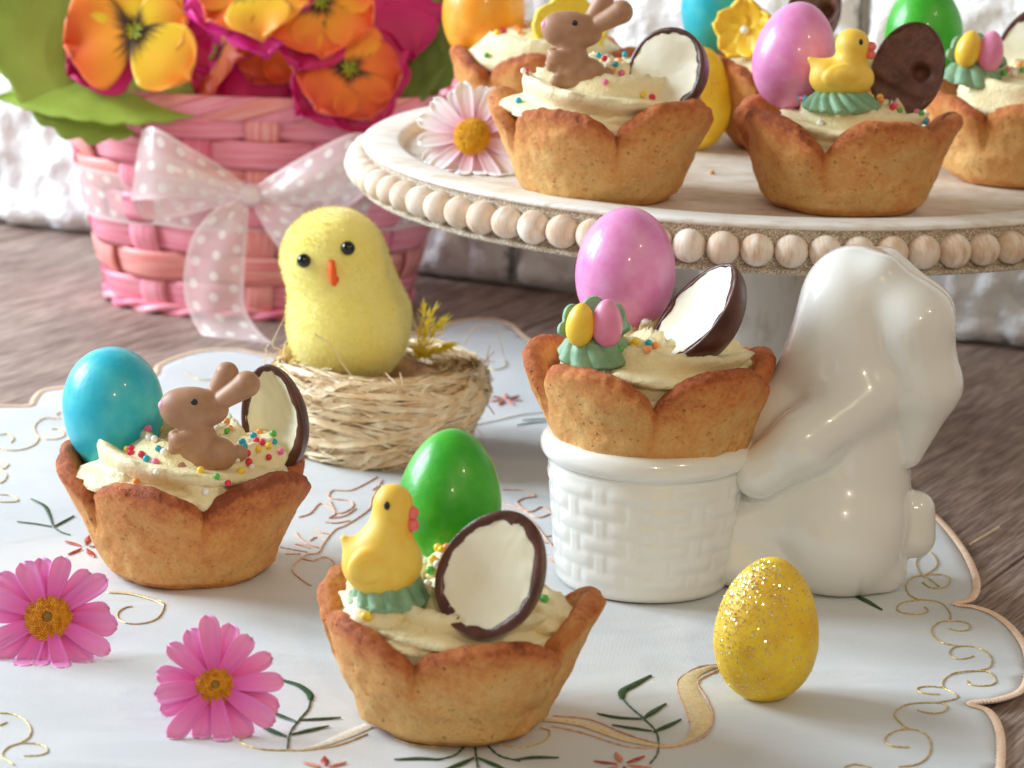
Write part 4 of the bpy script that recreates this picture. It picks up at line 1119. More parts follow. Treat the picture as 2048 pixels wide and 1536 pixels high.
cream(tF, 's3', 1.85, 1.0, 2.0, 2.6, .7, seed=31, start=D2R(190), lobes=5, star=.1, fill=2.5)
candy_egg('orange candy egg on the back left tart of the cake stand', M_ORANGE, at_y(968, 22, s3.y + .5), 2.95, 3.7, .04, (0, 0, 0), 7)
sugar_flower('lemon yellow sugar flower behind the bunny of the cake stand', at_y(1135, 66, s3.y - .9), (D2R(75), D2R(0), D2R(10)), 1.3, M_SUGLEMON, False)
pearls('s3', [('b', 929, 93), ('g', 974, 112), ('y', 995, 68), ('r', 1008, 64), ('o', 1033, 58), ('o', 1040, 64), ('p', 1046, 56)], 'the back left cake stand tart', 1.05)
s4 = on_z(1590, 292, ZP)
tG = tart('back middle tart on the cake stand with a blue egg', s4, D2R(240), R=3.4, Hp=3.0, Hn=2.4, seed=53, rb=.68, toast=.15)
cream(tG, 's4', 1.85, 1.0, 2.0, 2.7, .8, seed=37, start=D2R(190), lobes=5, star=.1, fill=2.5)
candy_egg('turquoise candy egg on the back middle tart of the cake stand', M_BLUE, at_y(1428, 8, s4.y + .6), 2.3, 3.4, .04, (0, 0, 0), 8)
sugar_flower('yellow sugar flower with a white pearl on the cake stand', at_y(1494, 62, s4.y - 1.4), (D2R(78), D2R(0), D2R(-20)), 1.0)
half_egg('dark chocolate egg half behind the pink egg of the cake stand', at_y(1628, 20, s4.y + .2), 1.9, 2.6, ((.2, .15, .95), (-.3, -.9, .2)), .05, 'choc', 47, .05)
pearls('s4', [('w', 1450, 66), ('w', 1440, 72), ('p', 1597, 8)], 'the back middle cake stand tart', 1.1)
s5 = on_z(2040, 356, ZP)
tH = tart('right hand tart on the cake stand cut off by the picture edge', s5, D2R(236), R=3.55, Hp=2.95, Hn=2.35, seed=61, rb=.7, toast=-.02)
cream(tH, 's5', 1.9, 1.05, 2.0, 2.55, .7, seed=43, start=D2R(200), lobes=6, star=.16, fill=2.5)
candy_egg('green candy egg on the right hand tart of the cake stand', M_GREEN, at_y(1848, 62, s5.y + 2.6), 2.65, 3.3, .12, (0, 0, 0), 9)
sugar_nest('sage sugar nest with mini eggs on the right hand cake stand tart', at_y(1945, 162, s5.y - 1.0), (D2R(4), D2R(6), D2R(4)))
half_egg('chocolate egg half cut off by the picture edge on the cake stand', at_y(2062, 90, s5.y + .4), 2.1, 2.9, ((.5, .15, .85), (-.4, -.85, .3)), .05, 'filled', 57, .12)
pearls('s5', [('w', 2022, 122), ('g', 2010, 146), ('w', 2030, 148), ('p', 2018, 140), ('g', 2044, 140), ('o', 2040, 128), ('w', 2004, 134)], 'the right hand cake stand tart', 1.05)

# glitter eggs
def glitter_egg(label, c, w, h, tilt, seed, n_=1500):
    t_ = thing('glitter_egg', label, 'decorative egg', c, tilt, 'yellow glitter eggs')
    pr = egg_profile(w, h, .13, 34)
    v2, f2 = lathe(pr, 56, lambda t, r, z, j: (r * (1 + .018 * N3((math.cos(t) * 1.2 + seed, math.sin(t) * 1.2, z * .6))), z))
    part('shell', v2, f2, M_YEGG, t_)
    rs = random.Random(seed); acc = Acc()
    for _ in range(n_):
        u = rs.uniform(-.75, .97); a = rs.uniform(math.pi, 2 * math.pi)
        if rs.random() > (.2 + .8 * max(0, math.cos(a - math.radians(215)))) * (.3 + .7 * (u + .8) / 1.8): continue
        r = w / 2 * math.sqrt(1 - u * u) * (1 - .13 * u) / 1.02; z = h / 2 * u
        p = Vector((r * math.cos(a), r * math.sin(a), z)); nr = Vector((math.cos(a), math.sin(a), u * w / h)).normalized()
        nr = (nr + Vector((rs.gauss(0, .28), rs.gauss(0, .28), rs.gauss(0, .28)))).normalized()
        e1 = nr.orthogonal().normalized(); e2 = nr.cross(e1); s_ = rs.uniform(.012, .026)
        p = p * 1.022
        acc.add(([p + (e1 * math.cos(q * math.pi / 3) + e2 * math.sin(q * math.pi / 3)) * s_ for q in range(6)], [(0, 1, 2, 3, 4, 5)]))
    part('glitter', acc.v, acc.f, M_GLIT, t_, smooth=False, kind='stuff')
    return t_
M_GLIT, nt, b = nodes_of('glitter')
vo = nt.nodes.new('ShaderNodeTexVoronoi'); vo.inputs['Scale'].default_value = 900; nt.links.new(coords(nt), vo.inputs['Vector'])
nt.links.new(mixc(nt, .72, vo.outputs['Color'], lin(255, 236, 170)), b.inputs['Base Color'])
b.inputs['Metallic'].default_value = .9; b.inputs['Roughness'].default_value = .16
yl = on_z(1526, 1396, .12)
glitter_egg('yellow glitter egg standing on the cloth before the ceramic rabbit', (yl.x, yl.y, .10 + 1.84), 2.66, 3.72, (0, D2R(3), 0), 3, 3400)
y2 = on_z(1392, 300, ZP)
glitter_egg('yellow egg standing on the cake stand between two tarts', (y2.x, y2.y, ZP + 1.75), 2.3, 3.5, (0, D2R(4), 0), 6, 400)

# ------------------------------------------------------------------ daisies
def daisy(label, c, normal, R, n_, mat, disc_mat, disc_r, seed, roll=0.0, dome=.35, cup=.12, eye=True, width=.30, group='cut daisy heads', floor=None):
    nrm = Vector(normal).normalized()
    q = nrm.to_track_quat('Z', 'Y').to_matrix() @ Matrix.Rotation(roll, 3, 'Z')
    t_ = thing('daisy', label, 'daisy', c, q.to_euler(), group)
    rs = random.Random(seed)
    for k in range(n_):
        lay = k % 2
        a = 2 * math.pi * (k + rs.uniform(-.22, .22)) / n_
        L = R * rs.uniform(.86, 1.04); wid = R * width * rs.uniform(.85, 1.12); lift = (.10 if lay else -.02) + rs.uniform(-.04, .06)
        curl = cup * rs.uniform(.2, 1.5); tw = rs.uniform(-.25, .25)
        vs_, al, uv = [], [], []
        nu, nv = 15, 9
        for i in range(nu):
            s_ = i / (nu - 1)
            prof_ = (.42 + .58 * math.sin(min(1, s_ * 1.35) * math.pi / 2)) * (1 if s_ < .78 else math.sqrt(max(0.02, 1 - ((s_ - .78) / .225) ** 2)))
            for j in range(nv):
                w_ = (j / (nv - 1) - .5) * 2
                x = disc_r * .55 + s_ * (L - disc_r * .55) - .05 * R * (abs(w_) < .15) * (s_ > .9) * .5
                y = w_ * wid * .5 * prof_
                z = lift * R * .6 + curl * R * (s_ - .6 * s_ * s_) - .22 * R * cup * s_ ** 3 + .10 * wid * (math.cos(w_ * math.pi * 2.0)) * .5 * s_ + .10 * wid * w_ * w_ + tw * y * s_
                vs_.append((x * math.cos(a) - y * math.sin(a), x * math.sin(a) + y * math.cos(a), z)); al.append(s_); uv.append((s_, w_ * .5 + .5 + k))
        if floor is not None:
            # petals bend where they meet what they lie on
            vv = []
            for p in vs_:
                wp = q @ Vector(p) + Vector(c)
                if wp.z < floor + .03:
                    d = floor + .03 - wp.z
                    wp.z = floor + .03 + .02 * rs.random(); wp.y -= d * .55
                vv.append(q.transposed() @ (wp - Vector(c)))
            vs_ = vv
        o = part('petal', vs_, grid_faces(nu, nv), mat, t_, attrs={'along': al}, uv=uv)
        so = o.modifiers.new('thick', 'SOLIDIFY'); so.thickness = .00025
    acc = Acc()
    pr = [(disc_r * math.cos(a_), .05 + dome * disc_r * math.sin(a_)) for a_ in [math.pi / 2 * i / 8 for i in range(9)]]
    pr = [(disc_r * .8, -.12)] + pr; pr[-1] = (.003, pr[-1][1])
    acc.add(lathe(pr, 32))
    ga_ = math.pi * (3 - math.sqrt(5)); NF = 420
    for i in range(NF):
        rr = disc_r * .99 * math.sqrt((i + .5) / NF); a_ = i * ga_
        if eye and rr < disc_r * .24: continue
        z = .05 + dome * disc_r * math.sqrt(max(0, 1 - (rr / disc_r) ** 2))
        k_ = rs.uniform(.8, 1.25) * disc_r * .046
        up_ = Vector((math.cos(a_) * rr / disc_r * .9, math.sin(a_) * rr / disc_r * .9, .6)).normalized()
        p = Vector((rr * math.cos(a_), rr * math.sin(a_), z)); e1 = up_.orthogonal().normalized(); e2 = up_.cross(e1)
        base_ = [p + (e1 * math.cos(u * math.pi / 2.5) + e2 * math.sin(u * math.pi / 2.5)) * k_ for u in range(5)]
        mid_ = [b_ + up_ * k_ * 1.6 for b_ in base_]
        acc.add((base_ + mid_ + [p + up_ * k_ * 2.1], [(u, (u + 1) % 5, 5 + (u + 1) % 5, 5 + u) for u in range(5)] + [(5 + u, 5 + (u + 1) % 5, 10) for u in range(5)]))
    d_ = part('flower_disc', acc.v, acc.f, disc_mat, t_)
    if eye:
        v2, f2 = ball((0, 0, .05 + dome * disc_r * .93), disc_r * .24, 14, 9); part('disc_eye', [(x, y, .05 + dome * disc_r * .9 + (z - .05 - dome * disc_r * .93) * .4) for x, y, z in v2], f2, M_DISCC, d_)
    return t_
dl = on_z(100, 1322, .1)
daisy('pink daisy lying left of the browned tart at the picture edge', (at_y(97, 1236, dl.y + .6)), (.02, -.92, .46), 1.78, 17, M_DPINK, M_DISC, .60, 4, .2, floor=.09)
dl = on_z(430, 1470, .1)
daisy('pink daisy lying between the browned tart and the front tart', (at_y(430, 1372, dl.y + .6)), (.10, -.88, .50), 1.66, 16, M_DPINK, M_DISC, .47, 9, .5, cup=.2, floor=.09)
dw = on_z(945, 350, ZP)
daisy('white daisy with pink tinged petals leaning on a cake stand tart', (at_y(947, 275, dw.y + 1.0)), (-.22, -.9, .38), 1.95, 18, M_DWHITE, M_DISCB, .60, 15, .1, dome=.75, cup=.05, eye=False, width=.27, floor=ZP + .02)

# ------------------------------------------------------------------ nest and chick
nl = on_z(756, 904, .1)
nest = thing('straw_nest', 'pale straw nest under the yellow chick', 'nest', (nl.x, nl.y, .08)); nest.scale = (.95, .95, .98)
acc = Acc()
np_ = [(.02, .0), (2.15, .02), (2.55, .3), (2.9, 1.0), (3.25, 1.9), (3.4, 2.6), (3.2, 2.95), (2.6, 3.0), (2.0, 2.5), (1.2, 2.0), (.02, 1.9)]
v2, f2 = lathe([tuple(p) for p in catmull([Vector((a, b_, 0)) for a, b_ in np_], 4)] if False else [(p.x, p.y) for p in catmull([Vector((a, b_, 0)) for a, b_ in np_], 4)], 80,
               lambda t, r, z, j: (max(.01, r * (1 + .05 * N3((math.cos(t) * 2, math.sin(t) * 2, z * 2)))), z))
part('nest_core', v2, f2, M_STRAWC, nest)
rs = random.Random(77)
def straw_strip(path, w_, seed):
    vs_ = []
    for i, p in enumerate(path):
        t = (path[min(i + 1, len(path) - 1)] - path[max(i - 1, 0)]).normalized()
        out = Vector((p.x, p.y, 0)); out = out.normalized() if out.length > .01 else Vector((0, 0, 1))
        side = t.cross(out); side = side.normalized() if side.length > .01 else Vector((0, 0, 1))
        side = (side + out * .8 * math.sin(seed + i * .35)).normalized()
        k_ = w_ * (.35 + .65 * math.sin(math.pi * (i + .5) / len(path)))
        vs_ += [p - side * k_, p + side * k_]
    return vs_, grid_faces(len(path), 2)
def nest_r(z):
    zs = [0, .3, 1.0, 1.9, 2.6, 3.0]; rr = [2.2, 2.6, 2.95, 3.3, 3.5, 3.2]
    return np.interp(z, zs, rr)
acc = Acc()
for k in range(950):
    a = rs.uniform(0, 2 * math.pi); z = rs.uniform(.08, 2.95); ln = rs.uniform(.5, 1.7); sl = rs.gauss(0, .5); n_ = 9
    w_ = rs.choice([.02, .03, .06, .10, .15]); off = rs.uniform(.0, .34)
    path = []
    for i in range(n_):
        t = i / (n_ - 1) - .5
        zz = z + sl * t * 2 + .12 * math.sin(t * 5 + k); zz = min(3.15, max(.06, zz))
        r = nest_r(min(zz, 3.0)) + off + .05 * math.sin(t * 9 + k) + (.25 * max(0, abs(t) - .38) if k % 9 == 0 else 0)
        path.append(Vector((r * math.cos(a + t * ln), r * math.sin(a + t * ln), zz)))
    acc.add(straw_strip(path, w_, k))
for k in range(380):                                        # over the lip and inside
    a = rs.uniform(0, 2 * math.pi); ln = rs.uniform(.5, 1.5); w_ = rs.choice([.015, .02, .03, .06]); r0 = rs.uniform(2.1, 3.15); path = []
    for i in range(9):
        t = i / 8 - .5
        r = r0 + .25 * math.sin(t * 4 + k); zz = 3.04 - .22 * abs(r - 2.8) ** 1.5 + rs.uniform(0, .03) + .08 * math.sin(t * 6 + k * 2)
        path.append(Vector((r * math.cos(a + t * ln), r * math.sin(a + t * ln), zz)))
    acc.add(straw_strip(path, w_, k * 3))
part('straw', acc.v, acc.f, M_STRAW, nest, kind='stuff')
# loose strands standing off the nest
def strand(pts, r=.022):
    c = catmull(pts, 8)
    v2, f2 = tube([Vector(((p.x - nl.x) / .95, (p.y - nl.y) / .95, (p.z - .08) / .98)) for p in c], lambda i: r * (1 - .5 * i / len(c)), 5)
    part('strand', v2, f2, M_STRAW, nest)
yy = nl.y
for L in ([(560, 700, -.6), (545, 690, -1.0), (556, 660, -1.4), (575, 625, -1.6)], [(530, 775, -.5), (532, 700, -1), (538, 690, -1.2)], [(605, 835, -3.3), (650, 830, -3.4), (700, 800, -3.3), (745, 770, -3.0)], [(770, 745, -2.6), (795, 775, -3.3), (795, 820, -3.4), (795, 835, -3.4)],
          [(630, 668, -2.2), (660, 690, -2.3), (690, 735, -2.4), (725, 775, -2.8)], [(800, 745, -2.5), (805, 770, -3.2), (800, 790, -3.3)], [(930, 835, -1.5), (955, 790, -1.4), (980, 690, -1.0)], [(640, 750, -2.7), (600, 790, -3.2), (560, 820, -3.0)], [(565, 750, -2), (620, 775, -3), (700, 790, -3.3)],
          [(930, 690, 1.0), (945, 660, 1.2), (990, 655, 1.6), (1010, 720, 1.6)], [(700, 770, -3.1), (760, 790, -3.4), (860, 770, -3.1)], [(585, 780, -2.6), (640, 815, -3.3), (720, 820, -3.5)]):
    strand([at_y(a, b_, yy + d_) for a, b_, d_ in L])

rs2 = random.Random(31)
acc = Acc()
for k in range(150):
    a = rs2.uniform(0, 6.28); z = rs2.uniform(.6, 3.1); r = nest_r(min(z, 3)) + .1; ln = rs2.uniform(.3, .9) * rs2.choice((-1, 1)); out = rs2.uniform(.1, .7); dz = rs2.uniform(-.3, .6)
    pts = [Vector(((r + out * t * t) * math.cos(a + ln * t), (r + out * t * t) * math.sin(a + ln * t), max(.05, z + dz * t + .15 * math.sin(t * 5 + k)))) for t in (0, .2, .4, .6, .8, 1)]
    acc.add(tube(catmull(pts, 3), rs2.uniform(.010, .022), 4))
part('loose_straw', acc.v, acc.f, M_STRAW, nest, kind='stuff')
chick_base = at_y(705, 764, nl.y - .6)
chick = thing('toy_chick', 'yellow plush toy chick with black bead eyes sitting in the straw nest', 'toy chick', (chick_base.x, nl.y - .1, chick_base.z + .0), (0, 0, D2R(4)))
pr = [('e', (-.18, 0, 1.6), (1.86, 1.85, 1.8), .1), ('c', (-.2, 0, 2.2), (-.66, -.05, 3.9), 1.86, 1.56, .6), ('e', (-.75, -.05, 3.95), (1.54, 1.45, 1.38), .5)]
CV, CF = solid(pr, (-2.8, -2.4, -.5), (2.7, 2.4, 5.9), .11)
CV = np.array([Vector(p) * (1 + .012 * N3((p[0] * 1.1, p[1] * 1.1, p[2] * 1.1))) for p in CV])
body = part('body', CV, CF, M_PLUSH, chick)
# short pile
tree = BVHTree.FromPolygons([Vector(p) for p in CV], CF)
acc = Acc(); rs = random.Random(5)
CVa = np.array(CV)
for k in range(22000):
    f = CF[rs.randrange(len(CF))]
    p = sum((Vector(CVa[i]) for i in f), Vector()) / len(f) + Vector((rs.gauss(0, .04), rs.gauss(0, .04), rs.gauss(0, .04)))
    hit = tree.find_nearest(p)
    if hit[0] is None: continue
    nr = hit[1].normalized()
    ctr = Vector((0, 0, 2.3))
    if (hit[0] - ctr).dot(nr) < 0: nr = -nr
    if nr.y > .4: continue
    d = (nr + Vector((rs.gauss(0, .35), rs.gauss(0, .35), rs.gauss(0, .35) - .15))).normalized() * rs.uniform(.05, .13)
    sd = d.orthogonal().normalized() * .008
    acc.add(([hit[0] - sd, hit[0] + sd, hit[0] + d], [(0, 1, 2)]))
for k in range(700):
    f = CF[rs.randrange(len(CF))]; p = Vector(CVa[f[0]]); nr = (p - Vector((p.x * .3, 0, 2.3 if p.z < 3 else 3.6))).normalized()
    if nr.y > .3: continue
    d = (nr + Vector((rs.gauss(0, .5), rs.gauss(0, .5), rs.gauss(0, .5)))).normalized() * rs.uniform(.14, .26); sd = d.orthogonal().normalized() * .005
    acc.add(([p - sd, p + sd, p + d], [(0, 1, 2)]))
part('plush_pile', acc.v, acc.f, M_FUZZ, body, kind='stuff')
def on_chick(px, py):
    bpy.context.view_layer.update()
    mi = chick.matrix_world.inverted(); o_ = mi @ (CAMP * S); d_ = (mi.to_3x3() @ _ray(px, py)).normalized()
    h = tree.ray_cast(o_ / S, d_); return (h[0], h[1]) if h[0] is not None else (Vector((0, -1.4, 4)), Vector((0, -1, 0)))
for (px, py) in ((610, 521), (695, 497)):
    p, n_ = on_chick(px, py)
    v2, f2 = ball(p + n_ * .06, .225, 20, 14); part('eye', v2, f2, M_EYE, chick)
p0, n0 = on_chick(663, 522); p1, n1 = on_chick(668, 560)
mid_ = (p0 + p1) / 2 + n0 * .18
acc = Acc(); acc.add(tube(catmull([p0 + n0 * .02, p0 * .6 + p1 * .4 + n0 * .14, p1 + n1 * .22, p1 + n1 * .10 + Vector((.02, 0, -.1))], 6), lambda i: .135 - .04 * abs(i - 8) / 10, 10))
acc.add(ball(p1 + n1 * .14 + Vector((.05, 0, .04)), .125, 12, 8))
part('beak', acc.v, acc.f, M_BEAK, chick)

# yellow feather
fb = at_y(835, 715, nl.y + .9)
feather = thing('feather', 'fluffy yellow feather sticking out of the nest behind the chick', 'feather', fb)
acc = Acc(); rs = random.Random(8)
for (dx, dy_, dz, n_) in ((.2, .1, 2.0, 60), (.8, .1, 1.3, 60), (1.1, 0, .5, 80), (.45, .2, 1.6, 60), (.7, -.5, .4, 60)):
    axis = Vector((dx, dy_, dz))
    acc.add(tube([axis * (i / 8) for i in range(9)], lambda i: .025 * (1 - i / 9), 5))
    for k in range(n_):
        s_ = rs.uniform(.02, .95); p = axis * s_; a = rs.uniform(0, 6.28)
        side = Vector((math.cos(a), math.sin(a), 0)) * rs.uniform(.2, .65) * (1 - .6 * s_)
        tip = p + side + axis.normalized() * rs.uniform(.15, .5)
        if tip.z > 2.0: continue
        m_ = p + side * .55 + axis.normalized() * .08
        w_ = side.cross(axis).normalized() * .034
        acc.add(([p - w_, p + w_, m_ - w_, m_ + w_, tip], [(0, 1, 3, 2), (2, 3, 4)]))
nt_ = M_FEATHER.node_tree; tr_ = nt_.nodes.new('ShaderNodeBsdfTranslucent'); tr_.inputs[0].default_value = lin(255, 236, 70); mx_ = nt_.nodes.new('ShaderNodeMixShader'); mx_.inputs[0].default_value = .5
out_ = nt_.nodes['Material Output']; nt_.links.new(nt_.nodes['Principled BSDF'].outputs[0], mx_.inputs[1]); nt_.links.new(tr_.outputs[0], mx_.inputs[2]); nt_.links.new(mx_.outputs[0], out_.inputs[0])
part('barbs', acc.v, acc.f, M_FEATHER, feather, kind='stuff')

# ------------------------------------------------------------------ basket
bf_ = on_z(520, 640, 0)
BX, BY = on_z(516, 600, 0).x, bf_.y + 4.1
basket = thing('flower_basket', 'pink woven chip basket standing against the white brick wall', 'basket', (BX, BY, 0))
BHt = 8.35
def brad(z): q = z / BHt; return 5.75 + 2.0 * q ** .9, 4.0 + 1.15 * q ** .9
_ta = np.linspace(0, 2 * math.pi, 1441); _e = 2 / 2.5
_bx = np.sign(np.cos(_ta)) * np.abs(np.cos(_ta)) ** _e * 6.8; _by = np.sign(np.sin(_ta)) * np.abs(np.sin(_ta)) ** _e * 4.6
_bs = np.concatenate([[0], np.cumsum(np.hypot(np.diff(_bx), np.diff(_by)))]); _bs = _bs / _bs[-1] * 2 * math.pi
def bpt(t, z, off):                            # t runs evenly along the outline
    rx, ry = brad(z); e = 2 / 2.5
    t = float(np.interp(t % (2 * math.pi), _bs, _ta))
    c, s_ = math.cos(t), math.sin(t)
    return Vector((math.copysign(abs(c) ** e, c) * (rx + off), math.copysign(abs(s_) ** e, s_) * (ry + off), z))
NS = 16; NR = 7; RH = 1.14
def sangle(k): return 2 * math.pi * (k + .18) / NS
for k in range(NS):                                         # upright stakes
    t0 = sangle(k); vs_, uv = [], []
    for i in range(57):
        z = .1 + (BHt - .1) * i / 56
        rowp = (z - .25) / RH
        wv = math.cos(math.pi * (rowp - .5)) * (1 if k % 2 == 0 else -1)
        for j in range(7):
            w_ = (j / 6 - .5)
            rx, _ = brad(z)
            tt = t0 + w_ * 1.15 / 37 * 2 * math.pi
            vs_.append(bpt(tt, z, .02 + .13 * wv - .05 * (2 * w_) ** 2)); uv.append((z, w_ * 1.1 + k))
    o = part('stake', vs_, grid_faces(57, 7), (M_SLAT2, M_SLAT3, M_SLAT1)[(k * 5) % 3], basket, uv=uv)
    so = o.modifiers.new('thick', 'SOLIDIFY'); so.thickness = .0007; so.offset = 0
for r_ in range(NR):                                        # rings of weavers
    vs_, uv = [], []; n_ = 256
    for i in range(n_):
        t = 2 * math.pi * i / n_
        ph = (t / (2 * math.pi) * NS - .18)
        wv = -math.cos(math.pi * ph) * (1 if r_ % 2 == 0 else -1)
        for j in range(6):
            w_ = j / 5 - .5
            z = .25 + (r_ + .5) * RH + w_ * RH * .98 + .05 * N(t * 3, r_)
            vs_.append(bpt(t, z, .02 + .15 * wv - .04 * (2 * w_) ** 2)); uv.append((t * 6.0, w_ * 1.1 + r_ * 2.7))
    o = part('weaver', vs_, grid_faces(n_, 6, cu=True), (M_SLAT1, M_SLAT2, M_SLAT1, M_SLAT1, M_SLAT2, M_SLAT1, M_SLAT1)[r_], basket, uv=uv)
    so = o.modifiers.new('thick', 'SOLIDIFY'); so.thickness = .0007; so.offset = 0
NWp = 22
for k in range(NWp):                                        # slanting wraps of the rim
    t0 = 2 * math.pi * k / NWp; vs_, uv = [], []
    for i in range(15):
        s_ = i / 14
        for j in range(6):
            w_ = j / 5
            t = t0 + (.12 - s_ * .42 + w_ * .40)
            up_ = math.sin(s_ * math.pi)
            z = BHt - .40 + .62 * (1 - (2 * s_ - 1) ** 2) ** .5 * .9 if False else BHt - .55 + 1.05 * (1 - s_) + .02 * w_
            off = .30 * math.sin(math.pi * (.15 + .7 * s_)) + .05 * w_ - .02
            vs_.append(bpt(t, min(z, BHt + .45), off)); uv.append((s_ * 2.5 + k, w_ * 1.2))
    o = part('rim_wrap', vs_, grid_faces(15, 6), (M_SLAT2, M_SLAT1)[k % 2], basket, uv=uv)
    so = o.modifiers.new('thick', 'SOLIDIFY'); so.thickness = .0009
for q in (0, 1):                                            # twisted foot hoop
    pts = []
    for i in range(161):
        t = 2 * math.pi * i / 160; a = t * 11 + q * math.pi
        p = bpt(t, .22 + .13 * math.sin(a), .12 + .12 * math.cos(a)); pts.append(p)
    v2, f2 = tube(pts, .15, 8); part('foot_hoop', v2, f2, (M_SLAT1, M_SLAT3)[q], basket, uv=[(i * .05, .5) for i in range(len(v2))])
vs_ = []
for i in range(80):
    for z in (.15, 4, 8.0, 8.25):
        vs_.append(bpt(2 * math.pi * i / 80, min(z, BHt), -.28 if z < 8.1 else -2.2))
v_l, f_l = vs_, grid_faces(80, 4, cu=True)
f_l.append(tuple(i * 4 + 3 for i in range(80))); part('liner', v_l, f_l, M_LINER, basket)

# ribbon and bow
YB = BY - 5.0
bow = thing('ribbon_bow', 'sheer pink ribbon with white dots tied in a bow round the basket', 'ribbon', (BX, BY, 0))
BO = Vector((BX, BY, 0))
def strip(name, ea, eb, per=8, nv=11, puff=0.0, dup=0.0):
    """surface between two edges, given as (px, py, Y)"""
    A = catmull([at_y(*p) - BO for p in ea], per); B = catmull([at_y(*p) - BO for p in eb], per)
    vs_, uv, sel = [], [], []
    u = dup
    for i in range(len(A)):
        if i: u += ((A[i] + B[i]) / 2 - (A[i - 1] + B[i - 1]) / 2).length
        wd_ = (A[i] - B[i]).length
        for j in range(nv):
            t = j / (nv - 1)
            p = A[i].lerp(B[i], t)
            p.y -= puff * math.sin(math.pi * t) * min(1, wd_ / 1.5) + .05 * math.sin(t * 9 + u * .9)
            vs_.append(p); uv.append((u, t * 2.3)); sel.append(1.0 if j in (0, nv - 1) else 0.0)
    return part(name, vs_, grid_faces(len(A), nv), M_RIBBON, bow, uv=uv, attrs={'selvage': sel})
# band round the basket
vs_, uv, sel = [], [], []
for i in range(181):
    t = 2 * math.pi * i / 180
    for j in range(9):
        w_ = j / 8
        ph = (t / (2 * math.pi) * NS - .18)
        off = .20 + .10 * (-math.cos(math.pi * ph))
        vs_.append(bpt(t, 3.55 + 2.0 * w_ + .12 * N(t * 3, 2), off)); uv.append((t * 6.2, w_ * 2.3)); sel.append(1.0 if j in (0, 8) else 0.0)
part('band', vs_, grid_faces(181, 9), M_RIBBON, bow, uv=uv, attrs={'selvage': sel})
f0 = YB - .75
strip('loop', [(502, 380, f0), (440, 330, f0 - .5), (372, 290, f0 - .8), (312, 256, f0 - .7), (284, 258, f0 - .2)], [(496, 398, f0), (440, 402, f0 - .6), (380, 396, f0 - 1.1), (315, 398, f0 - 1.0), (262, 400, f0 - .1)], puff=.35)
strip('loop', [(284, 258, f0 - .2), (290, 290, f0 + .2), (360, 320, f0 + .35), (440, 360, f0 + .3), (498, 388, f0 + .15)], [(262, 400, f0 - .1), (290, 438, f0 + .3), (360, 432, f0 + .4), (440, 412, f0 + .35), (496, 398, f0 + .15)], puff=-.1, dup=3)
strip('loop', [(500, 380, f0), (560, 340, f0 - .5), (630, 300, f0 - .9), (700, 268, f0 - .9), (748, 268, f0 - .3)], [(506, 400, f0), (570, 408, f0 - .6), (640, 402, f0 - 1.0), (710, 385, f0 - .9), (758, 360, f0 - .3)], puff=.35, dup=1)
strip('loop', [(748, 268, f0 - .3), (700, 300, f0 + .2), (620, 340, f0 + .3), (510, 386, f0 + .15)], [(758, 360, f0 - .3), (700, 410, f0 + .2), (620, 420, f0 + .3), (508, 402, f0 + .15)], puff=-.1, dup=2)
tz = on_z(470, 702, .12).y
strip('tail', [(478, 396, f0), (430, 418, f0 - .4), (386, 470, f0 - .6), (368, 540, f0 - .6), (370, 600, f0 - .7), (396, 660, f0 - 1.0), (440, 698, f0 - 2.0), (520, 712, f0 - 3.0)],
      [(500, 404, f0), (496, 440, f0 - .5), (492, 500, f0 - .8), (488, 560, f0 - .9), (490, 610, f0 - 1.0), (508, 650, f0 - 1.3), (540, 682, f0 - 2.0), (580, 702, f0 - 3.0)], puff=.15)
strip('tail', [(500, 400, f0), (520, 440, f0 - .3), (545, 480, f0 - .5), (580, 520, f0 - .5), (612, 556, f0 - .5)], [(520, 396, f0), (580, 410, f0 - .4), (640, 440, f0 - .5), (690, 480, f0 - .5), (725, 520, f0 - .5)], puff=.2, dup=5)
v2, f2 = ball((0, 0, 0), 1, 24, 16)
kp = at_y(502, 390, f0 - .15) - BO
part('knot', [(kp.x + x * .42, kp.y + y * .34, kp.z + z * .40 * (1 + .12 * math.cos(8 * math.atan2(y, x)))) for x, y, z in v2], f2, M_RIBBON, bow, uv=[(0.3, .05)] * len(v2), attrs={'selvage': [1.0] * len(v2)})

# ------------------------------------------------------------------ artificial pansies and leaves
def petal_patch(L, Wd, ang, cup_, ruf, seed, lift=0.0):
    vs_, al, uv = [], [], []
    nu, nv = 18, 19
    for i in range(nu):
        s_ = i / (nu - 1)
        for j in range(nv):
            w_ = (j / (nv - 1) - .5) * 2
            wid = Wd * (math.sin(min(1, s_ / .58) * math.pi / 2) ** .75 if s_ < .58 else math.sqrt(max(0.004, 1 - ((s_ - .58) / .42) ** 2)))
            rr = s_ * L * (1 - .10 * w_ * w_ * (s_ > .5))
            x, y = rr, w_ * wid * .5
            z = lift + cup_ * L * (s_ - .9 * s_ * s_) + ruf * L * s_ * s_ * math.sin(w_ * 5 + seed) * .5 + .10 * L * w_ * w_ * s_ * (cup_ * 4) + .03 * L * N(x * .9 + seed, y * .9)
            vs_.append((x * math.cos(ang) - y * math.sin(ang), x * math.sin(ang) + y * math.cos(ang), z)); al.append(s_); uv.append((s_, w_ * .5 + seed))
    return vs_, grid_faces(nu, nv), al, uv
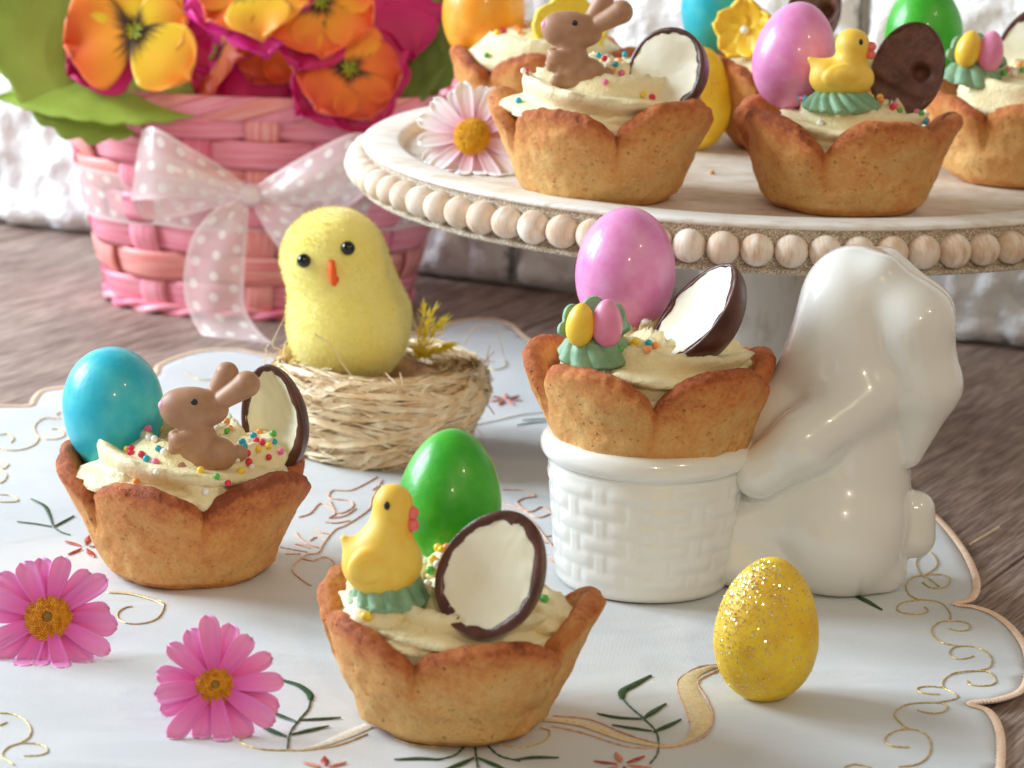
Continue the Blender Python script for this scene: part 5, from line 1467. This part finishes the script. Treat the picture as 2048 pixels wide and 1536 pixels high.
def pansy(label, c, normal, R, roll, mats, seed, back=M_PANM, spec=None):
    nrm = Vector(normal).normalized()
    q = nrm.to_track_quat('Z', 'Y').to_matrix() @ Matrix.Rotation(roll, 3, 'Z')
    t_ = thing('pansy_flower', label, 'flower', c, q.to_euler(), 'artificial pansies in the basket')
    rs = random.Random(seed)
    spec = spec or [(D2R(100), 1.02, 1.25, mats[0], .12), (D2R(185), 1.05, 1.30, mats[1], .06), (D2R(5), .98, 1.15, mats[2], .10), (D2R(-58), 1.0, 1.12, mats[2], .16), (D2R(-120), 1.0, 1.1, mats[1], .14)]
    for k, (a, l_, w_, m_, li) in enumerate(spec):
        v2, f2, al, uv = petal_patch(R * l_, R * w_, a, .16 + rs.uniform(0, .1), .10, seed + k, li)
        o = part('petal', v2, f2, m_, t_, attrs={'along': al}, uv=uv)
        so = o.modifiers.new('thick', 'SOLIDIFY'); so.thickness = .0004
    for k, a in enumerate((D2R(225), D2R(140), D2R(310), D2R(40))):
        v2, f2, al, uv = petal_patch(R * 1.22, R * 1.3, a + rs.uniform(-.2, .2), .10, .12, seed + 20 + k, -.28)
        if back is None: break
        o = part('back_petal', v2, f2, back, t_, attrs={'along': al}, uv=uv)
        so = o.modifiers.new('thick', 'SOLIDIFY'); so.thickness = .0004
        if k == seed % 3 + 1: break
    acc = Acc(); acc.add(ball((0, 0, .22), .12, 12, 8))
    for k in range(9):
        a = k * .7 + rs.random() * .3
        acc.add(tube([Vector((0, 0, .2)), Vector((math.cos(a) * .2, math.sin(a) * .2, .34)), Vector((math.cos(a) * .34, math.sin(a) * .34, .36))], .05, 6))
    part('pansy_eye', acc.v, acc.f, M_STAMEN, t_)
    return t_
Yf = BY - 4.2
pansy('orange and yellow pansy facing out at the left of the flower basket', at_y(272, 62, Yf - 1.2), (-.10, -.97, .20), 2.55, D2R(0), (M_PANY, M_PANO, M_PANY), 3, M_PANM, [(D2R(75), .95, 1.15, M_PANY, .02), (D2R(118), .95, 1.0, M_PANY, .05), (D2R(193), 1.08, 1.55, M_PANO, .14), (D2R(18), .82, .95, M_PANY, .12), (D2R(-38), 1.12, 1.1, M_PANY, .18)])
pansy('orange pansy cut off by the top edge above the middle of the basket', at_y(508, -22, Yf - 1.4), (.0, -.85, .5), 2.2, D2R(-20), (M_PANO, M_PANO, M_PANY), 8, M_PANM2)
pansy('pale orange pansy at the upper right of the flower basket', at_y(640, 8, Yf - 1.2), (.15, -.9, .45), 2.2, D2R(30), (M_PANO, M_PANO, M_PANO), 12)
pansy('deep orange pansy drooping over the right of the basket rim', at_y(696, 142, Yf - 1.0), (.22, -.85, .35), 2.1, D2R(-10), (M_PANO, M_PANR, M_PANR), 17)
pansy('dark orange pansy half hidden in the middle of the flower basket', at_y(560, 66, Yf + .2), (-.15, -.85, .25), 2.1, D2R(60), (M_PANR, M_PANR, M_PANR), 22)
pansy('narrow folded deep orange pansy seen edge on above the basket rim', at_y(440, 110, Yf + .3), (-.75, -.5, .4), 1.9, D2R(0), (M_PANR, M_PANR, M_PANR), 27)
# loose magenta blooms
def bloom(label, c, normal, R, seed, mat, n_=5):
    nrm = Vector(normal).normalized(); q = nrm.to_track_quat('Z', 'Y').to_matrix() @ Matrix.Rotation(seed * .7, 3, 'Z')
    t_ = thing('magenta_flower', label, 'flower', c, q.to_euler(), 'magenta fabric flowers in the basket')
    for k in range(n_):
        v2, f2, al, uv = petal_patch(R, R * 1.25, k * 2 * math.pi / n_, .22, .14, seed + k * 1.7, .03 * k)
        o = part('petal', v2, f2, mat, t_, uv=uv, attrs={'along': al}); so = o.modifiers.new('thick', 'SOLIDIFY'); so.thickness = .0004
    return t_
bloom('magenta flower filling the middle of the basket under the pansies', at_y(500, 100, Yf + .5), (0, -.85, .4), 2.7, 2, M_PANM)
bloom('bright pink flower between the two upper pansies', at_y(430, 25, Yf + 1.0), (-.1, -.9, .4), 2.6, 5, M_PANM2)
bloom('magenta flower hanging over the basket rim at the right', at_y(740, 120, Yf + .5), (.4, -.8, .3), 2.6, 7, M_PANM)
bloom('magenta flower at the upper right corner of the flower basket', at_y(770, 10, Yf + .9), (.3, -.8, .4), 2.4, 9, M_PANM)
bloom('pink flower tucked above the middle of the basket rim', at_y(600, 185, Yf + .9), (.0, -.7, .6), 2.2, 11, M_PANM2)

def leaf(label, base, tip, width, normal, mat, seed, droop=.15, lobes=7):
    base, tip = Vector(base), Vector(tip); ax = (tip - base); L = ax.length; ax.normalize()
    nrm = Vector(normal); nrm = (nrm - ax * nrm.dot(ax)).normalized(); sd = nrm.cross(ax)
    vs_ = []; nu, nv = 44, 25
    for i in range(nu):
        s_ = i / (nu - 1)
        wid = width * math.sin(math.pi * min(1, .10 + .88 * s_) ** .8) ** .7
        for j in range(nv):
            w_ = (j / (nv - 1) - .5) * 2
            sc_ = 1 + .05 * abs(math.sin(s_ * math.pi * lobes)) * abs(w_) ** 3 * 1.6
            vein = .05 * abs(math.sin((s_ * 5 - abs(w_) * 1.2) * math.pi)) * (1 - abs(w_)) + .10 * abs(w_) ** .5
            p = base + ax * (s_ * L * (1 - .06 * abs(w_))) + sd * (w_ * wid * .5 * sc_) + nrm * (vein * .9 - droop * L * s_ * s_ + .12 * N(s_ * 4 + seed, w_ * 2))
            vs_.append(p - base)
    o = part('leaf', vs_, grid_faces(nu, nv), mat, None, loc=base)
    so = o.modifiers.new('thick', 'SOLIDIFY'); so.thickness = .0005
    return tag(o, label, 'leaf', 'fabric leaves of the basket flowers')
leaf('broad light green fabric leaf at the upper left behind the orange pansy', at_y(330, 150, Yf + .9), at_y(-60, -20, Yf - .3), 7.2, (-.1, -.9, .5), M_LEAF, 2, -.02)
leaf('green fabric leaf hanging over the left end of the basket rim', at_y(410, 178, Yf + .2), at_y(-10, 168, Yf - 1.6), 3.6, (-.1, -.62, .8), M_LEAF, 5, .10)
leaf('dark green fabric leaf above the right end of the basket rim', at_y(735, 110, Yf + 1.4), at_y(905, 120, Yf + .5), 4.6, (.1, -.9, .3), M_LEAFD, 9, .05)
leaf('dark green fabric leaf between the basket flowers and the orange egg', at_y(800, 170, Yf + 1.2), at_y(905, -30, Yf + 1.6), 3.4, (.1, -.9, .2), M_LEAFD, 11, .03)
leaf('small green fabric leaf under the orange pansy on the basket rim', at_y(300, 170, Yf + .3), at_y(480, 150, Yf + .5), 2.4, (0, -.8, .5), M_LEAFD, 14, .03)

# ------------------------------------------------------------------ small bits
st = [on_z(1940, 1088, .05), on_z(1968, 1072, .12), on_z(1998, 1054, .05)]
v2, f2 = tube(catmull(st, 6), .035, 6); o = part('straw_piece', v2, f2, M_STRAW); tag(o, 'loose bit of straw on the wooden table beside the cloth', 'straw')
for (px, py, s_, lb) in ((1424, 348, .10, 'tiny golden pastry crumb on the cake stand'),):
    v2, f2 = ball((0, 0, 0), s_, 8, 6); o = part('crumb', [(x * (1 + .4 * N(x * 30, y * 30)), y, z * .7) for x, y, z in v2], f2, M_CRUMB, None, loc=on_z(px, py, ZP) + Vector((0, 0, s_ * .6))); tag(o, lb, 'crumb')
